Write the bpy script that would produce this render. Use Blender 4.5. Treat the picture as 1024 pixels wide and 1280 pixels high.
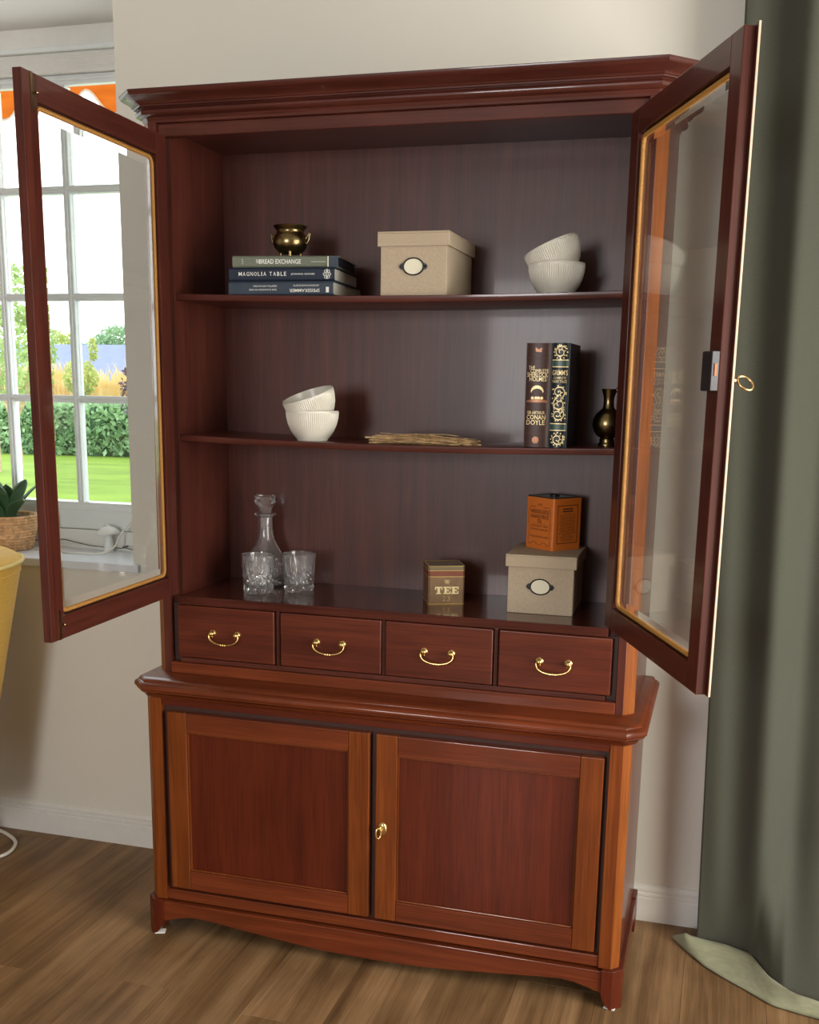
import bpy, bmesh, math, random
from math import sin, cos, pi, radians as R, sqrt
from mathutils import Vector, Matrix

for _o in list(bpy.data.objects):
    bpy.data.objects.remove(_o, do_unlink=True)
SC = bpy.context.scene
COL = SC.collection
rnd = random.Random(7)

# ------------------------------------------------------------------ camera
cam_d = bpy.data.cameras.new('camera')
cam = bpy.data.objects.new('camera', cam_d)
COL.objects.link(cam)
cam_d.sensor_fit = 'HORIZONTAL'
cam_d.sensor_width = 36.0
cam_d.lens = 1343.29 / 1024 * 36.0
cam_d.shift_x = -8.05 / 1024
cam_d.shift_y = 127.055 / 1024
cam_d.clip_start = 0.05
cam_d.clip_end = 200
_r = Vector((0.96093578, 0.27625345, 0.01692503))
_u = Vector((-0.0730297, 0.19409627, 0.97826034))
_f = Vector((-0.26696271, 0.9412814, -0.20668876))
_m = Matrix((_r, _u, -_f)).transposed().to_4x4()
_m.translation = Vector((0.75493825, -2.30146669, 1.40865637))
cam.matrix_world = _m
SC.camera = cam

# ------------------------------------------------------------------ sky, lamps, exposure
world = bpy.data.worlds.new('overcast_sky')
SC.world = world
world.use_nodes = True
_bg = world.node_tree.nodes['Background']
_bg.inputs['Color'].default_value = (0.93, 0.97, 1.0, 1)
_bg.inputs['Strength'].default_value = 3.8


def area(name, loc, target, sx, sy, power, color):
    d = bpy.data.lights.new(name, 'AREA')
    d.shape = 'RECTANGLE'
    d.size = sx
    d.size_y = sy
    d.energy = power
    d.color = color
    o = bpy.data.objects.new(name, d)
    COL.objects.link(o)
    o.location = loc
    o.rotation_euler = (Vector(target) - Vector(loc)).to_track_quat('-Z', 'Y').to_euler()
    return o


# daylight entering through the two window openings behind the photographer
area('front_window_daylight', (-0.58, -4.55, 1.62), (-0.2, 0, 1.55), 0.62, 1.0, 55, (0.99, 0.97, 0.96))
area('side_window_daylight', (2.56, -1.20, 1.22), (0, -0.9, 0.9), 1.7, 2.0, 80, (1.0, 0.90, 0.76))

SC.view_settings.view_transform = 'Standard'
SC.view_settings.look = 'None'
SC.view_settings.gamma = 1.0
SC.view_settings.exposure = 0.0
SC.view_settings.use_curve_mapping = False


# ------------------------------------------------------------------ materials
def newmat(name):
    m = bpy.data.materials.new(name)
    m.use_nodes = True
    nt = m.node_tree
    b = nt.nodes['Principled BSDF']
    return m, nt, b


def setp(b, **k):
    for n, v in k.items():
        n = n.replace('_', ' ')
        if n in b.inputs:
            s = b.inputs[n]
            if hasattr(s.default_value, '__len__') and len(v) == 3:
                v = (*v, 1)
            s.default_value = v


def coords(nt, scale, rand=False, rot=(0, 0, 0)):
    tc = nt.nodes.new('ShaderNodeTexCoord')
    mp = nt.nodes.new('ShaderNodeMapping')
    mp.inputs['Scale'].default_value = scale
    mp.inputs['Rotation'].default_value = rot
    if rand:
        oi = nt.nodes.new('ShaderNodeObjectInfo')
        mul = nt.nodes.new('ShaderNodeVectorMath')
        mul.operation = 'SCALE'
        mul.inputs[0].default_value = (13.7, 9.1, 17.3)
        nt.links.new(oi.outputs['Random'], mul.inputs['Scale'])
        ad = nt.nodes.new('ShaderNodeVectorMath')
        ad.operation = 'ADD'
        nt.links.new(tc.outputs['Object'], ad.inputs[0])
        nt.links.new(mul.outputs[0], ad.inputs[1])
        nt.links.new(ad.outputs[0], mp.inputs['Vector'])
    else:
        nt.links.new(tc.outputs['Object'], mp.inputs['Vector'])
    return mp.outputs['Vector']


def noise(nt, vec, scale, detail=4, rough=0.55, dist=0.0):
    n = nt.nodes.new('ShaderNodeTexNoise')
    n.inputs['Scale'].default_value = scale
    n.inputs['Detail'].default_value = detail
    n.inputs['Roughness'].default_value = rough
    n.inputs['Distortion'].default_value = dist
    if vec is not None:
        nt.links.new(vec, n.inputs['Vector'])
    return n.outputs['Fac']


def ramp(nt, fac, stops):
    r = nt.nodes.new('ShaderNodeValToRGB')
    e = r.color_ramp.elements
    while len(e) > 1:
        e.remove(e[-1])
    e[0].position = stops[0][0]
    e[0].color = (*stops[0][1], 1)
    for p, c in stops[1:]:
        x = e.new(p)
        x.color = (*c, 1)
    nt.links.new(fac, r.inputs['Fac'])
    return r.outputs['Color']


def mulcol(nt, a, b, fac=1.0):
    m = nt.nodes.new('ShaderNodeMix')
    m.data_type = 'RGBA'
    m.blend_type = 'MULTIPLY'
    m.inputs['Factor'].default_value = fac
    nt.links.new(a, m.inputs['A'])
    nt.links.new(b, m.inputs['B'])
    return m.outputs['Result']


def bump(nt, b, fac, strength, dist=0.001):
    n = nt.nodes.new('ShaderNodeBump')
    n.inputs['Strength'].default_value = strength
    n.inputs['Distance'].default_value = dist
    nt.links.new(fac, n.inputs['Height'])
    nt.links.new(n.outputs['Normal'], b.inputs['Normal'])


def plain(name, col, rough=0.5, metal=0.0, var=0.06, vscale=30, bmp=0.0, **k):
    m, nt, b = newmat(name)
    setp(b, Roughness=rough, Metallic=metal, **k)
    v = coords(nt, (1, 1, 1))
    f = noise(nt, v, vscale, 4)
    lo = tuple(max(0, c * (1 - var)) for c in col)
    hi = tuple(min(1, c * (1 + var)) for c in col)
    nt.links.new(ramp(nt, f, [(0.3, lo), (0.7, hi)]), b.inputs['Base Color'])
    if bmp:
        bump(nt, b, noise(nt, v, vscale * 3, 3), bmp, 0.0006)
    return m


def wood(name, dark, mid, light, axis='z', rough=0.35, coat=0.40, rand=True, sc=1.0, pores=0.75, blotch=0.8):
    m, nt, b = newmat(name)
    s = {'x': (1.3, 26, 26), 'y': (26, 1.3, 26), 'z': (26, 26, 1.3)}[axis]
    s2 = {'x': (7, 330, 330), 'y': (330, 7, 330), 'z': (330, 330, 7)}[axis]
    v = coords(nt, tuple(c * sc for c in s), rand)
    f = noise(nt, v, 1.0, 5, 0.6, 0.9)
    c = ramp(nt, f, [(0.28, dark), (0.5, mid), (0.74, light)])
    v2 = coords(nt, s2, rand)
    p = noise(nt, v2, 1.0, 2, 0.5)
    pc = ramp(nt, p, [(0.35, (pores,) * 3), (0.55, (1, 1, 1))])
    c = mulcol(nt, c, pc)
    v3 = coords(nt, (1, 1, 1), rand)
    g = noise(nt, v3, 4.0, 3)
    gc = ramp(nt, g, [(0.3, (blotch,) * 3), (0.7, (1.06, 1.06, 1.06))])
    c = mulcol(nt, c, gc)
    nt.links.new(c, b.inputs['Base Color'])
    setp(b, Roughness=rough, Specular_IOR_Level=0.18, Coat_Weight=coat, Coat_Roughness=0.07, Coat_IOR=1.45)
    bump(nt, b, p, 0.10, 0.0004)
    return m


M = {}
FR = ((0.130, 0.028, 0.005), (0.180, 0.042, 0.0075), (0.235, 0.060, 0.011))     # orange-brown frames of the base
PN = ((0.082, 0.012, 0.0045), (0.105, 0.0165, 0.0055), (0.132, 0.022, 0.0075))   # dark red door panels
HU = ((0.062, 0.0145, 0.010), (0.085, 0.0205, 0.0135), (0.112, 0.029, 0.0185))   # red-brown upper case
DR = ((0.085, 0.016, 0.008), (0.115, 0.023, 0.011), (0.15, 0.033, 0.014))     # drawer fronts
MI = ((0.110, 0.021, 0.007), (0.155, 0.032, 0.010), (0.21, 0.047, 0.014))   # redder rails and counter
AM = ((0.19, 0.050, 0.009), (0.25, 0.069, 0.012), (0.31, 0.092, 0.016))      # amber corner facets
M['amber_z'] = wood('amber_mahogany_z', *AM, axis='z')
for ax in 'xyz':
    M['mid_' + ax] = wood('red_mahogany_' + ax, *MI, axis=ax)
    M['frame_' + ax] = wood('orange_mahogany_' + ax, *FR, axis=ax)
    M['panel_' + ax] = wood('dark_red_mahogany_' + ax, *PN, axis=ax)
    M['hutch_' + ax] = wood('red_brown_mahogany_' + ax, *HU, axis=ax)
    M['drawer_' + ax] = wood('drawer_mahogany_' + ax, *DR, axis=ax)
M['back'] = wood('satin_back_panel', *HU, axis='z', rough=0.40, coat=0.12)
M['back'].node_tree.nodes['Principled BSDF'].inputs['Specular IOR Level'].default_value = 0.42
M['plank'] = wood('oak_laminate', (0.125, 0.066, 0.029), (0.26, 0.150, 0.070), (0.40, 0.250, 0.128), axis='y', rough=0.42, coat=0.05, sc=0.55, pores=0.8, blotch=0.7)
M['floor'] = M['plank']
M['wall'] = plain('warm_white_wall', (0.76, 0.73, 0.655), 0.85, var=0.02, vscale=3, bmp=0.15)
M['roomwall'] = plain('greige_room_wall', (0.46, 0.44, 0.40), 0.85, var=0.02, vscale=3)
M['paleedge'] = plain('pale_strip_edge', (0.60, 0.46, 0.34), 0.35, var=0.08)
M['white'] = plain('white_gloss_paint', (0.80, 0.79, 0.75), 0.35, var=0.02)
M['ceiling'] = plain('white_ceiling', (0.82, 0.82, 0.80), 0.9, var=0.01)
M['pvc'] = plain('white_window_frame', (0.78, 0.82, 0.82), 0.3, var=0.02)
M['sill'] = plain('pale_blue_white_sill', (0.76, 0.80, 0.86), 0.3, var=0.03)
M['brass'] = plain('polished_brass', (0.78, 0.55, 0.22), 0.22, 1.0, var=0.1)
M['gold'] = plain('bright_gold_metal', (0.85, 0.60, 0.28), 0.25, 1.0, var=0.05)
M['oldbrass'] = plain('dark_aged_brass', (0.24, 0.18, 0.085), 0.27, 1.0, var=0.25, vscale=40)
M['rope'] = plain('gold_brown_cord', (0.40, 0.19, 0.04), 0.55, var=0.2, vscale=300)
M['black'] = plain('black_enamel', (0.012, 0.012, 0.016), 0.35, var=0.2)
M['grey'] = plain('grey_steel', (0.10, 0.10, 0.11), 0.4, 0.4, var=0.1)
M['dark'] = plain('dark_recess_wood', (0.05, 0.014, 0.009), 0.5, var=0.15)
M['porcelain'] = plain('off_white_glazed_stoneware', (0.66, 0.63, 0.55), 0.3, var=0.03, Coat_Weight=0.4, Coat_Roughness=0.08)
M['cream'] = plain('cream_card', (0.78, 0.74, 0.58), 0.7, var=0.03)
M['paper'] = plain('book_pages', (0.50, 0.48, 0.43), 0.8, var=0.12, vscale=200)
M['sage'] = plain('grey_green_cloth_cover', (0.14, 0.155, 0.115), 0.6, var=0.1, Specular_IOR_Level=0.22, vscale=200)
M['navy'] = plain('navy_cover', (0.012, 0.018, 0.035), 0.5, var=0.1, Specular_IOR_Level=0.22)
M['blue'] = plain('slate_blue_cover', (0.035, 0.048, 0.070), 0.5, var=0.1, Specular_IOR_Level=0.22)
M['inkwhite'] = plain('white_print', (0.72, 0.72, 0.68), 0.5, var=0.02)
M['brownleather'] = plain('dark_brown_leather', (0.055, 0.026, 0.022), 0.35, var=0.2, Specular_IOR_Level=0.22, vscale=120, bmp=0.2)
M['greenleather'] = plain('black_green_leather', (0.008, 0.014, 0.018), 0.3, var=0.2, Specular_IOR_Level=0.22, vscale=120, bmp=0.2)
M['deepgreen'] = plain('bottle_green_band', (0.012, 0.05, 0.035), 0.35, var=0.1)
M['goldprint'] = plain('gold_foil_print', (0.80, 0.64, 0.34), 0.4, 0.25, var=0.12, vscale=200)
M['copperprint'] = plain('copper_foil_print', (0.30, 0.13, 0.06), 0.35, 0.35, var=0.1)
M['orange'] = plain('orange_tin_paint', (0.66, 0.17, 0.022), 0.4, var=0.05)
M['orangeink'] = plain('dark_brown_ink', (0.03, 0.010, 0.012), 0.5, var=0.1)
M['teabrown'] = plain('olive_brown_tin', (0.25, 0.155, 0.085), 0.33, 0.35, var=0.12, vscale=60)
M['teared'] = plain('red_brown_tin_band', (0.24, 0.080, 0.048), 0.33, 0.3, var=0.1)
M['teaolive'] = plain('olive_tin_band', (0.22, 0.175, 0.105), 0.33, 0.35, var=0.1)
M['teaband'] = plain('dull_gold_print', (0.60, 0.42, 0.17), 0.4, 0.4, var=0.1)
M['goldletter'] = plain('bright_gold_letters', (0.88, 0.74, 0.40), 0.4, 0.2, var=0.08)
M['goldedge'] = plain('gold_tin_edge', (0.75, 0.56, 0.20), 0.3, 0.8, var=0.1)
M['straw'] = plain('dry_straw', (0.44, 0.28, 0.135), 0.75, var=0.5, vscale=60)
M['darkinside'] = plain('dark_cord', (0.10, 0.10, 0.10), 0.5)
M['cord'] = plain('white_plastic_cord', (0.78, 0.75, 0.68), 0.4, var=0.02)
M['mushroom'] = plain('white_ceramic', (0.80, 0.81, 0.80), 0.4, var=0.02)
M['wicker'] = plain('woven_seagrass', (0.66, 0.40, 0.20), 0.75, var=0.35, vscale=70)
M['soil'] = plain('dark_soil', (0.02, 0.016, 0.012), 0.9, var=0.4, vscale=90)
M['leaf'] = plain('dark_green_leaf', (0.075, 0.165, 0.075), 0.4, var=0.5, vscale=12)
M['shim'] = plain('white_felt_pad', (0.8, 0.8, 0.78), 0.8, var=0.02)
M['roof'] = plain('blue_slate_roof', (0.20, 0.23, 0.36), 0.8, var=0.08, vscale=3)
M['brick'] = plain('pale_brick_wall', (0.5, 0.42, 0.36), 0.8, var=0.1)
M['bark'] = plain('pale_bark', (0.48, 0.36, 0.24), 0.85, var=0.3, vscale=10)


def linen():
    m, nt, b = newmat('beige_linen')
    v = coords(nt, (900, 900, 260))
    w = coords(nt, (260, 260, 900))
    a = noise(nt, v, 1, 2)
    c = noise(nt, w, 1, 2)
    ad = nt.nodes.new('ShaderNodeMath')
    ad.operation = 'MULTIPLY_ADD'
    ad.inputs[2].default_value = 0.5
    nt.links.new(a, ad.inputs[0])
    nt.links.new(c, ad.inputs[1])
    nt.links.new(ramp(nt, ad.outputs[0], [(0.6, (0.40, 0.315, 0.225)), (1.0, (0.54, 0.435, 0.315))]), b.inputs['Base Color'])
    setp(b, Roughness=0.85)
    bump(nt, b, ad.outputs[0], 0.3, 0.0006)
    return m


M['linen'] = linen()


def fabric(name, a, c, sc=300, trans=0.0, rough=0.85):
    m, nt, b = newmat(name)
    v = coords(nt, (sc * 0.15, sc * 0.15, sc))
    f = noise(nt, v, 1, 3)
    col = ramp(nt, f, [(0.3, a), (0.7, c)])
    nt.links.new(col, b.inputs['Base Color'])
    setp(b, Roughness=rough, Sheen_Weight=0.15)
    bump(nt, b, f, 0.12, 0.0005)
    if trans:
        t = nt.nodes.new('ShaderNodeBsdfTranslucent')
        nt.links.new(col, t.inputs['Color'])
        mx = nt.nodes.new('ShaderNodeMixShader')
        mx.inputs[0].default_value = trans
        nt.links.new(b.outputs[0], mx.inputs[1])
        nt.links.new(t.outputs[0], mx.inputs[2])
        nt.links.new(mx.outputs[0], nt.nodes['Material Output'].inputs['Surface'])
    return m


M['curtain'] = fabric('olive_curtain_cloth', (0.048, 0.051, 0.035), (0.062, 0.065, 0.045), 900)
M['lining'] = fabric('pale_sage_curtain_back', (0.24, 0.25, 0.155), (0.30, 0.31, 0.20))
M['yellow'] = fabric('mustard_upholstery', (0.62, 0.36, 0.04), (0.74, 0.46, 0.065), 400)
M['piping'] = fabric('pale_yellow_piping', (0.72, 0.56, 0.16), (0.80, 0.64, 0.22), 400)
M['awning'] = fabric('orange_awning_cloth', (0.68, 0.27, 0.03), (0.82, 0.38, 0.06), 30, 0.55)
M['grassblade'] = fabric('straw_plume', (0.74, 0.50, 0.17), (0.92, 0.76, 0.40), 3, 0.4)
M['treeleaf'] = fabric('light_green_foliage', (0.22, 0.34, 0.10), (0.48, 0.58, 0.26), 2, 0.35)
M['hedgeleaf'] = fabric('hedge_foliage', (0.16, 0.33, 0.14), (0.46, 0.64, 0.36), 3, 0.35)
M['fartree'] = fabric('far_green_foliage', (0.16, 0.32, 0.16), (0.36, 0.52, 0.28), 1, 0.3)
M['yellowbush'] = fabric('yellow_green_foliage', (0.40, 0.48, 0.12), (0.62, 0.66, 0.25), 2, 0.35)
M['purpleleaf'] = fabric('purple_leaf', (0.08, 0.05, 0.09), (0.16, 0.10, 0.16), 2, 0.2)


def lawnmat():
    m, nt, b = newmat('bright_lawn')
    v = coords(nt, (0.5, 2.2, 1))
    f = noise(nt, v, 1.2, 6, 0.65)
    nt.links.new(ramp(nt, f, [(0.3, (0.115, 0.20, 0.010)), (0.7, (0.22, 0.34, 0.020))]), b.inputs['Base Color'])
    setp(b, Roughness=0.9)
    return m


M['lawn'] = lawnmat()
M['bounce_terrace'] = plain('pale_bounce_terrace', (0.74, 0.72, 0.68), 0.85, var=0.08, vscale=4)


def thin_glass(name, ior=1.5, tint=(0.97, 0.985, 0.98)):
    m = bpy.data.materials.new(name)
    m.use_nodes = True
    nt = m.node_tree
    nt.nodes.clear()
    o = nt.nodes.new('ShaderNodeOutputMaterial')
    t = nt.nodes.new('ShaderNodeBsdfTransparent')
    t.inputs[0].default_value = (*tint, 1)
    g = nt.nodes.new('ShaderNodeBsdfGlossy')
    g.inputs['Roughness'].default_value = 0.02
    fr = nt.nodes.new('ShaderNodeFresnel')
    # same outside-to-glass reflectance from both sides of the pane
    ge = nt.nodes.new('ShaderNodeNewGeometry')
    mr = nt.nodes.new('ShaderNodeMapRange')
    mr.inputs['To Min'].default_value = ior
    mr.inputs['To Max'].default_value = 1.0 / ior
    nt.links.new(ge.outputs['Backfacing'], mr.inputs['Value'])
    nt.links.new(mr.outputs['Result'], fr.inputs['IOR'])
    mx = nt.nodes.new('ShaderNodeMixShader')
    nt.links.new(fr.outputs[0], mx.inputs[0])
    nt.links.new(t.outputs[0], mx.inputs[1])
    nt.links.new(g.outputs[0], mx.inputs[2])
    nt.links.new(mx.outputs[0], o.inputs['Surface'])
    return m


def full_glass(name, ior, rough=0.0):
    m = bpy.data.materials.new(name)
    m.use_nodes = True
    nt = m.node_tree
    nt.nodes.clear()
    o = nt.nodes.new('ShaderNodeOutputMaterial')
    g = nt.nodes.new('ShaderNodeBsdfGlass')
    g.inputs['IOR'].default_value = ior
    g.inputs['Roughness'].default_value = rough
    nt.links.new(g.outputs[0], o.inputs['Surface'])
    return m


def edge_glass(name):
    """bevelled border of the pane: bends the view a little, mirrors like the rest of the glass"""
    m = thin_glass(name, 1.5)
    nt = m.node_tree
    t = [n for n in nt.nodes if n.type == 'BSDF_TRANSPARENT'][0]
    mx = [n for n in nt.nodes if n.type == 'MIX_SHADER'][0]
    r = nt.nodes.new('ShaderNodeBsdfRefraction')
    r.inputs['IOR'].default_value = 1.018
    r.inputs['Roughness'].default_value = 0.0
    nt.links.new(r.outputs[0], mx.inputs[1])
    return m


M['glass'] = thin_glass('door_glass')
M['winglass'] = thin_glass('window_glass', 1.35)
M['bevelglass'] = edge_glass('bevelled_glass_edge')
M['crystal'] = full_glass('cut_crystal', 1.52)
_n = M['crystal'].node_tree
_d = _n.nodes.new('ShaderNodeBsdfDiffuse')
_d.inputs[0].default_value = (0.85, 0.87, 0.9, 1)  # sparkle put into the colour: a little white diffuse mixed into the glass
_x = _n.nodes.new('ShaderNodeMixShader')
_x.inputs[0].default_value = 0.05
_g = [n for n in _n.nodes if n.type == 'BSDF_GLASS'][0]
_n.links.new(_g.outputs[0], _x.inputs[1])
_n.links.new(_d.outputs[0], _x.inputs[2])
_n.links.new(_x.outputs[0], [n for n in _n.nodes if n.type == 'OUTPUT_MATERIAL'][0].inputs['Surface'])


# ------------------------------------------------------------------ mesh helpers
class MB:
    def __init__(s):
        s.v = []
        s.f = []
        s.m = []

    def add(s, verts, faces, mi=0):
        o = len(s.v)
        s.v += [tuple(p) for p in verts]
        s.f += [tuple(i + o for i in f) for f in faces]
        s.m += [mi] * len(faces)
        return s

    def box(s, x0, x1, y0, y1, z0, z1, mi=0):
        p = [(x, y, z) for z in (z0, z1) for y in (y0, y1) for x in (x0, x1)]
        return s.add(p, [(0, 2, 3, 1), (4, 5, 7, 6), (0, 1, 5, 4), (2, 6, 7, 3), (0, 4, 6, 2), (1, 3, 7, 5)], mi)

    def loft(s, rings, closed=True, cap0=True, cap1=True, mi=0):
        n = len(rings[0])
        v = [p for r in rings for p in r]
        f = []
        for i in range(len(rings) - 1):
            for j in range(n if closed else n - 1):
                k = (j + 1) % n
                f.append((i * n + j, i * n + k, (i + 1) * n + k, (i + 1) * n + j))
        if cap0:
            f.append(tuple(reversed(range(n))))
        if cap1:
            f.append(tuple((len(rings) - 1) * n + j for j in range(n)))
        return s.add(v, f, mi)

    def lathe(s, prof, n=32, c=(0, 0, 0), axis='z', mi=0, cap0=True, cap1=True, mod=None):
        rings = []
        for i, (r, h) in enumerate(prof):
            ring = []
            for j in range(n):
                a = 2 * pi * j / n
                rr = r * (mod(i, a, h) if mod else 1)
                x, y = rr * cos(a), rr * sin(a)
                p = {'z': (x, y, h), 'y': (x, -h, y), 'x': (h, x, y)}[axis]
                ring.append((p[0] + c[0], p[1] + c[1], p[2] + c[2]))
            rings.append(ring)
        return s.loft(rings, True, cap0, cap1, mi)

    def tube(s, pts, r, n=8, closed=False, mi=0):
        pts = [Vector(p) for p in pts]
        N = len(pts)
        rs = r if isinstance(r, (list, tuple)) else [r] * N
        up = None
        rings = []
        for i in range(N):
            a = pts[(i - 1) % N] if (closed or i > 0) else pts[i]
            b = pts[(i + 1) % N] if (closed or i < N - 1) else pts[i]
            t = (b - a).normalized()
            if up is None:
                up = Vector((0, 0, 1)) if abs(t.z) < 0.9 else Vector((1, 0, 0))
            u = (up - t * up.dot(t)).normalized()
            w = t.cross(u)
            up = u
            rings.append([pts[i] + (u * cos(2 * pi * k / n) + w * sin(2 * pi * k / n)) * rs[i] for k in range(n)])
        if closed:
            rings.append(rings[0])
            return s.loft(rings, True, False, False, mi)
        return s.loft(rings, True, True, True, mi)

    def prism(s, poly, a0, a1, plane='xy', mi=0):
        def P(p, h):
            return {'xy': (p[0], p[1], h), 'xz': (p[0], h, p[1]), 'yz': (h, p[0], p[1])}[plane]
        return s.loft([[P(p, a0) for p in poly], [P(p, a1) for p in poly]], True, True, True, mi)

    def grid(s, fn, nu, nv, mi=0):
        v = [fn(i / nu, j / nv) for j in range(nv + 1) for i in range(nu + 1)]
        w = nu + 1
        f = [(j * w + i, j * w + i + 1, (j + 1) * w + i + 1, (j + 1) * w + i) for j in range(nv) for i in range(nu)]
        return s.add(v, f, mi)

    def build(s, name, mats, parent=None, bevel=0.0, smooth=None, loc=None, rot=None, seg=2, solid=0.0):
        me = bpy.data.meshes.new(name)
        me.from_pydata(s.v, [], s.f)
        if not isinstance(mats, (list, tuple)):
            mats = [mats]
        for m in mats:
            me.materials.append(M[m] if isinstance(m, str) else m)
        for p, i in zip(me.polygons, s.m):
            p.material_index = i
        bm = bmesh.new()
        bm.from_mesh(me)
        bmesh.ops.recalc_face_normals(bm, faces=bm.faces)
        bm.to_mesh(me)
        bm.free()
        if smooth is not None:
            for p in me.polygons:
                p.use_smooth = True
            me.set_sharp_from_angle(angle=R(smooth))
        o = bpy.data.objects.new(name, me)
        COL.objects.link(o)
        if parent:
            o.parent = parent
        if loc:
            o.location = loc
        if rot:
            o.rotation_euler = rot
        if solid:
            md = o.modifiers.new('solid', 'SOLIDIFY')
            md.thickness = solid
            md.offset = 0
        if bevel:
            md = o.modifiers.new('bevel', 'BEVEL')
            md.width = bevel
            md.segments = seg
            md.limit_method = 'ANGLE'
            md.angle_limit = R(35)
            md.harden_normals = False
        return o


def tag(o, label=None, cat=None, group=None, kind=None):
    if label:
        o['label'] = label
    if cat:
        o['category'] = cat
    if group:
        o['group'] = group
    if kind:
        o['kind'] = kind
    return o


def thing(name, label, cat, loc=(0, 0, 0), rz=0.0, group=None, rot=None):
    o = bpy.data.objects.new(name, None)
    COL.objects.link(o)
    o.empty_display_size = 0.05
    o.location = loc
    o.rotation_euler = rot if rot else (0, 0, rz)
    return tag(o, label, cat, group)


def struct(o):
    o['kind'] = 'structure'
    return o


def kids(o):
    return [c for c in bpy.data.objects if c.parent == o]


def copy_tree(o, parent=None):
    c = o.copy()
    COL.objects.link(c)
    c.parent = parent
    for ch in kids(o):
        copy_tree(ch, c)
    return c


_textcache = {}


def text_verts(s, w, h, bold=0.0, shear=0.0):
    """flat letters in the XZ plane, centred, w wide and h high"""
    cu = bpy.data.curves.new('lettering', 'FONT')
    cu.body = s
    cu.align_x = 'CENTER'
    cu.resolution_u = 2
    cu.offset = bold
    cu.shear = shear
    ob = bpy.data.objects.new('lettering', cu)
    COL.objects.link(ob)
    bpy.context.view_layer.update()
    me = bpy.data.meshes.new_from_object(ob.evaluated_get(bpy.context.evaluated_depsgraph_get()))
    bpy.data.objects.remove(ob, do_unlink=True)
    bpy.data.curves.remove(cu)
    vs = [v.co.copy() for v in me.vertices]
    fs = [tuple(p.vertices) for p in me.polygons]
    bpy.data.meshes.remove(me)
    x0 = min(v.x for v in vs); x1 = max(v.x for v in vs)
    y0 = min(v.y for v in vs); y1 = max(v.y for v in vs)
    sx = w / max(1e-6, x1 - x0); sy = h / max(1e-6, y1 - y0)
    return [((v.x - (x0 + x1) / 2) * sx, 0.0, (v.y - (y0 + y1) / 2) * sy) for v in vs], fs


def lettering(mb, s, cx, cz, w, h, y, mi=0, bold=0.0, flip=False, shear=0.0):
    v, f = text_verts(s, w, h, bold, shear)
    k = -1 if flip else 1
    mb.add([(cx + k * p[0], y, cz + k * p[2]) for p in v], f, mi)


# ------------------------------------------------------------------ room shell
D = 0.468            # front plane of the back wall
XC = -0.895          # corner where the window recess starts
ZS = 2.418           # soffit of the recess
floor = struct(MB().box(-3.2, 2.6, -4.6, 0.80, -0.05, -0.0045).build('floor', 'floor'))
pw = 0.193
k = 0
for i in range(21):
    x0 = -2.15 + i * pw
    y = -2.75 - rnd.uniform(0, 1.25)
    while y < D:
        y1 = y + 1.28
        a, b = max(y, -2.75), min(y1, D + 0.01)
        if b - a > 0.03:
            p = MB().box(x0 + 0.0003, x0 + pw - 0.0003, a + 0.0003, b - 0.0003, -0.0044, 0.0).build('plank', 'plank', floor, bevel=0.0006, seg=1)
        y = y1
wb = MB()
wb.box(XC, 2.6, D, 0.80, 0, 2.6)
wb.box(-3.2, XC, D, 0.80, 0, 0.86)
wb.box(-3.2, XC, D, 0.80, ZS + 0.012, 2.6)
wb.box(-3.2, -2.5, D, 0.80, 0.86, ZS)
struct(wb.build('wall_back', 'wall'))
wr = MB()
wr.box(2.6, 2.7, -4.6, -2.10, 0, 2.6).box(2.6, 2.7, -0.30, 0.8, 0, 2.6).box(2.6, 2.7, -2.10, -0.30, 2.3, 2.6).box(2.6, 2.7, -2.10, -0.30, 0, 0.15)
struct(wr.build('wall_right', 'roomwall'))
struct(MB().box(-3.3, -3.2, -4.6, 0.8, 0, 2.6).build('wall_left', 'roomwall'))
wf = MB()
wf.box(-3.2, -0.9, -4.7, -4.6, 0, 2.6).box(0.2, 2.6, -4.7, -4.6, 0, 2.6).box(-0.9, 0.2, -4.7, -4.6, 0, 0.9).box(-0.9, 0.2, -4.7, -4.6, 2.35, 2.6)
struct(wf.build('wall_front', 'roomwall'))
struct(MB().box(-3.3, 2.7, -4.7, 0.8, 2.6, 2.7).build('ceiling', 'roomwall'))

bp = [(D, 0), (D - 0.014, 0), (D - 0.014, 0.066), (D - 0.0105, 0.069), (D - 0.0135, 0.072), (D - 0.0135, 0.079), (D - 0.010, 0.082),
      (D - 0.0125, 0.085), (D - 0.0125, 0.092), (D - 0.007, 0.097), (D - 0.005, 0.101), (D, 0.101)]
struct(MB().prism(bp, -3.2, 2.6, 'yz').build('baseboard_back', 'white'))

# ------------------------------------------------------------------ recess window
WY = 0.70
win = bpy.data.objects.new('window_1', None)
COL.objects.link(win)
win.location = (-1.7, WY, 0.88)
struct(win)


def W(mb, name, mat, bevel=0.002):
    mb.v = [(x + 1.7, y - WY, z - 0.88) for x, y, z in mb.v]
    return mb.build(name, mat, win, bevel=bevel)


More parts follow.
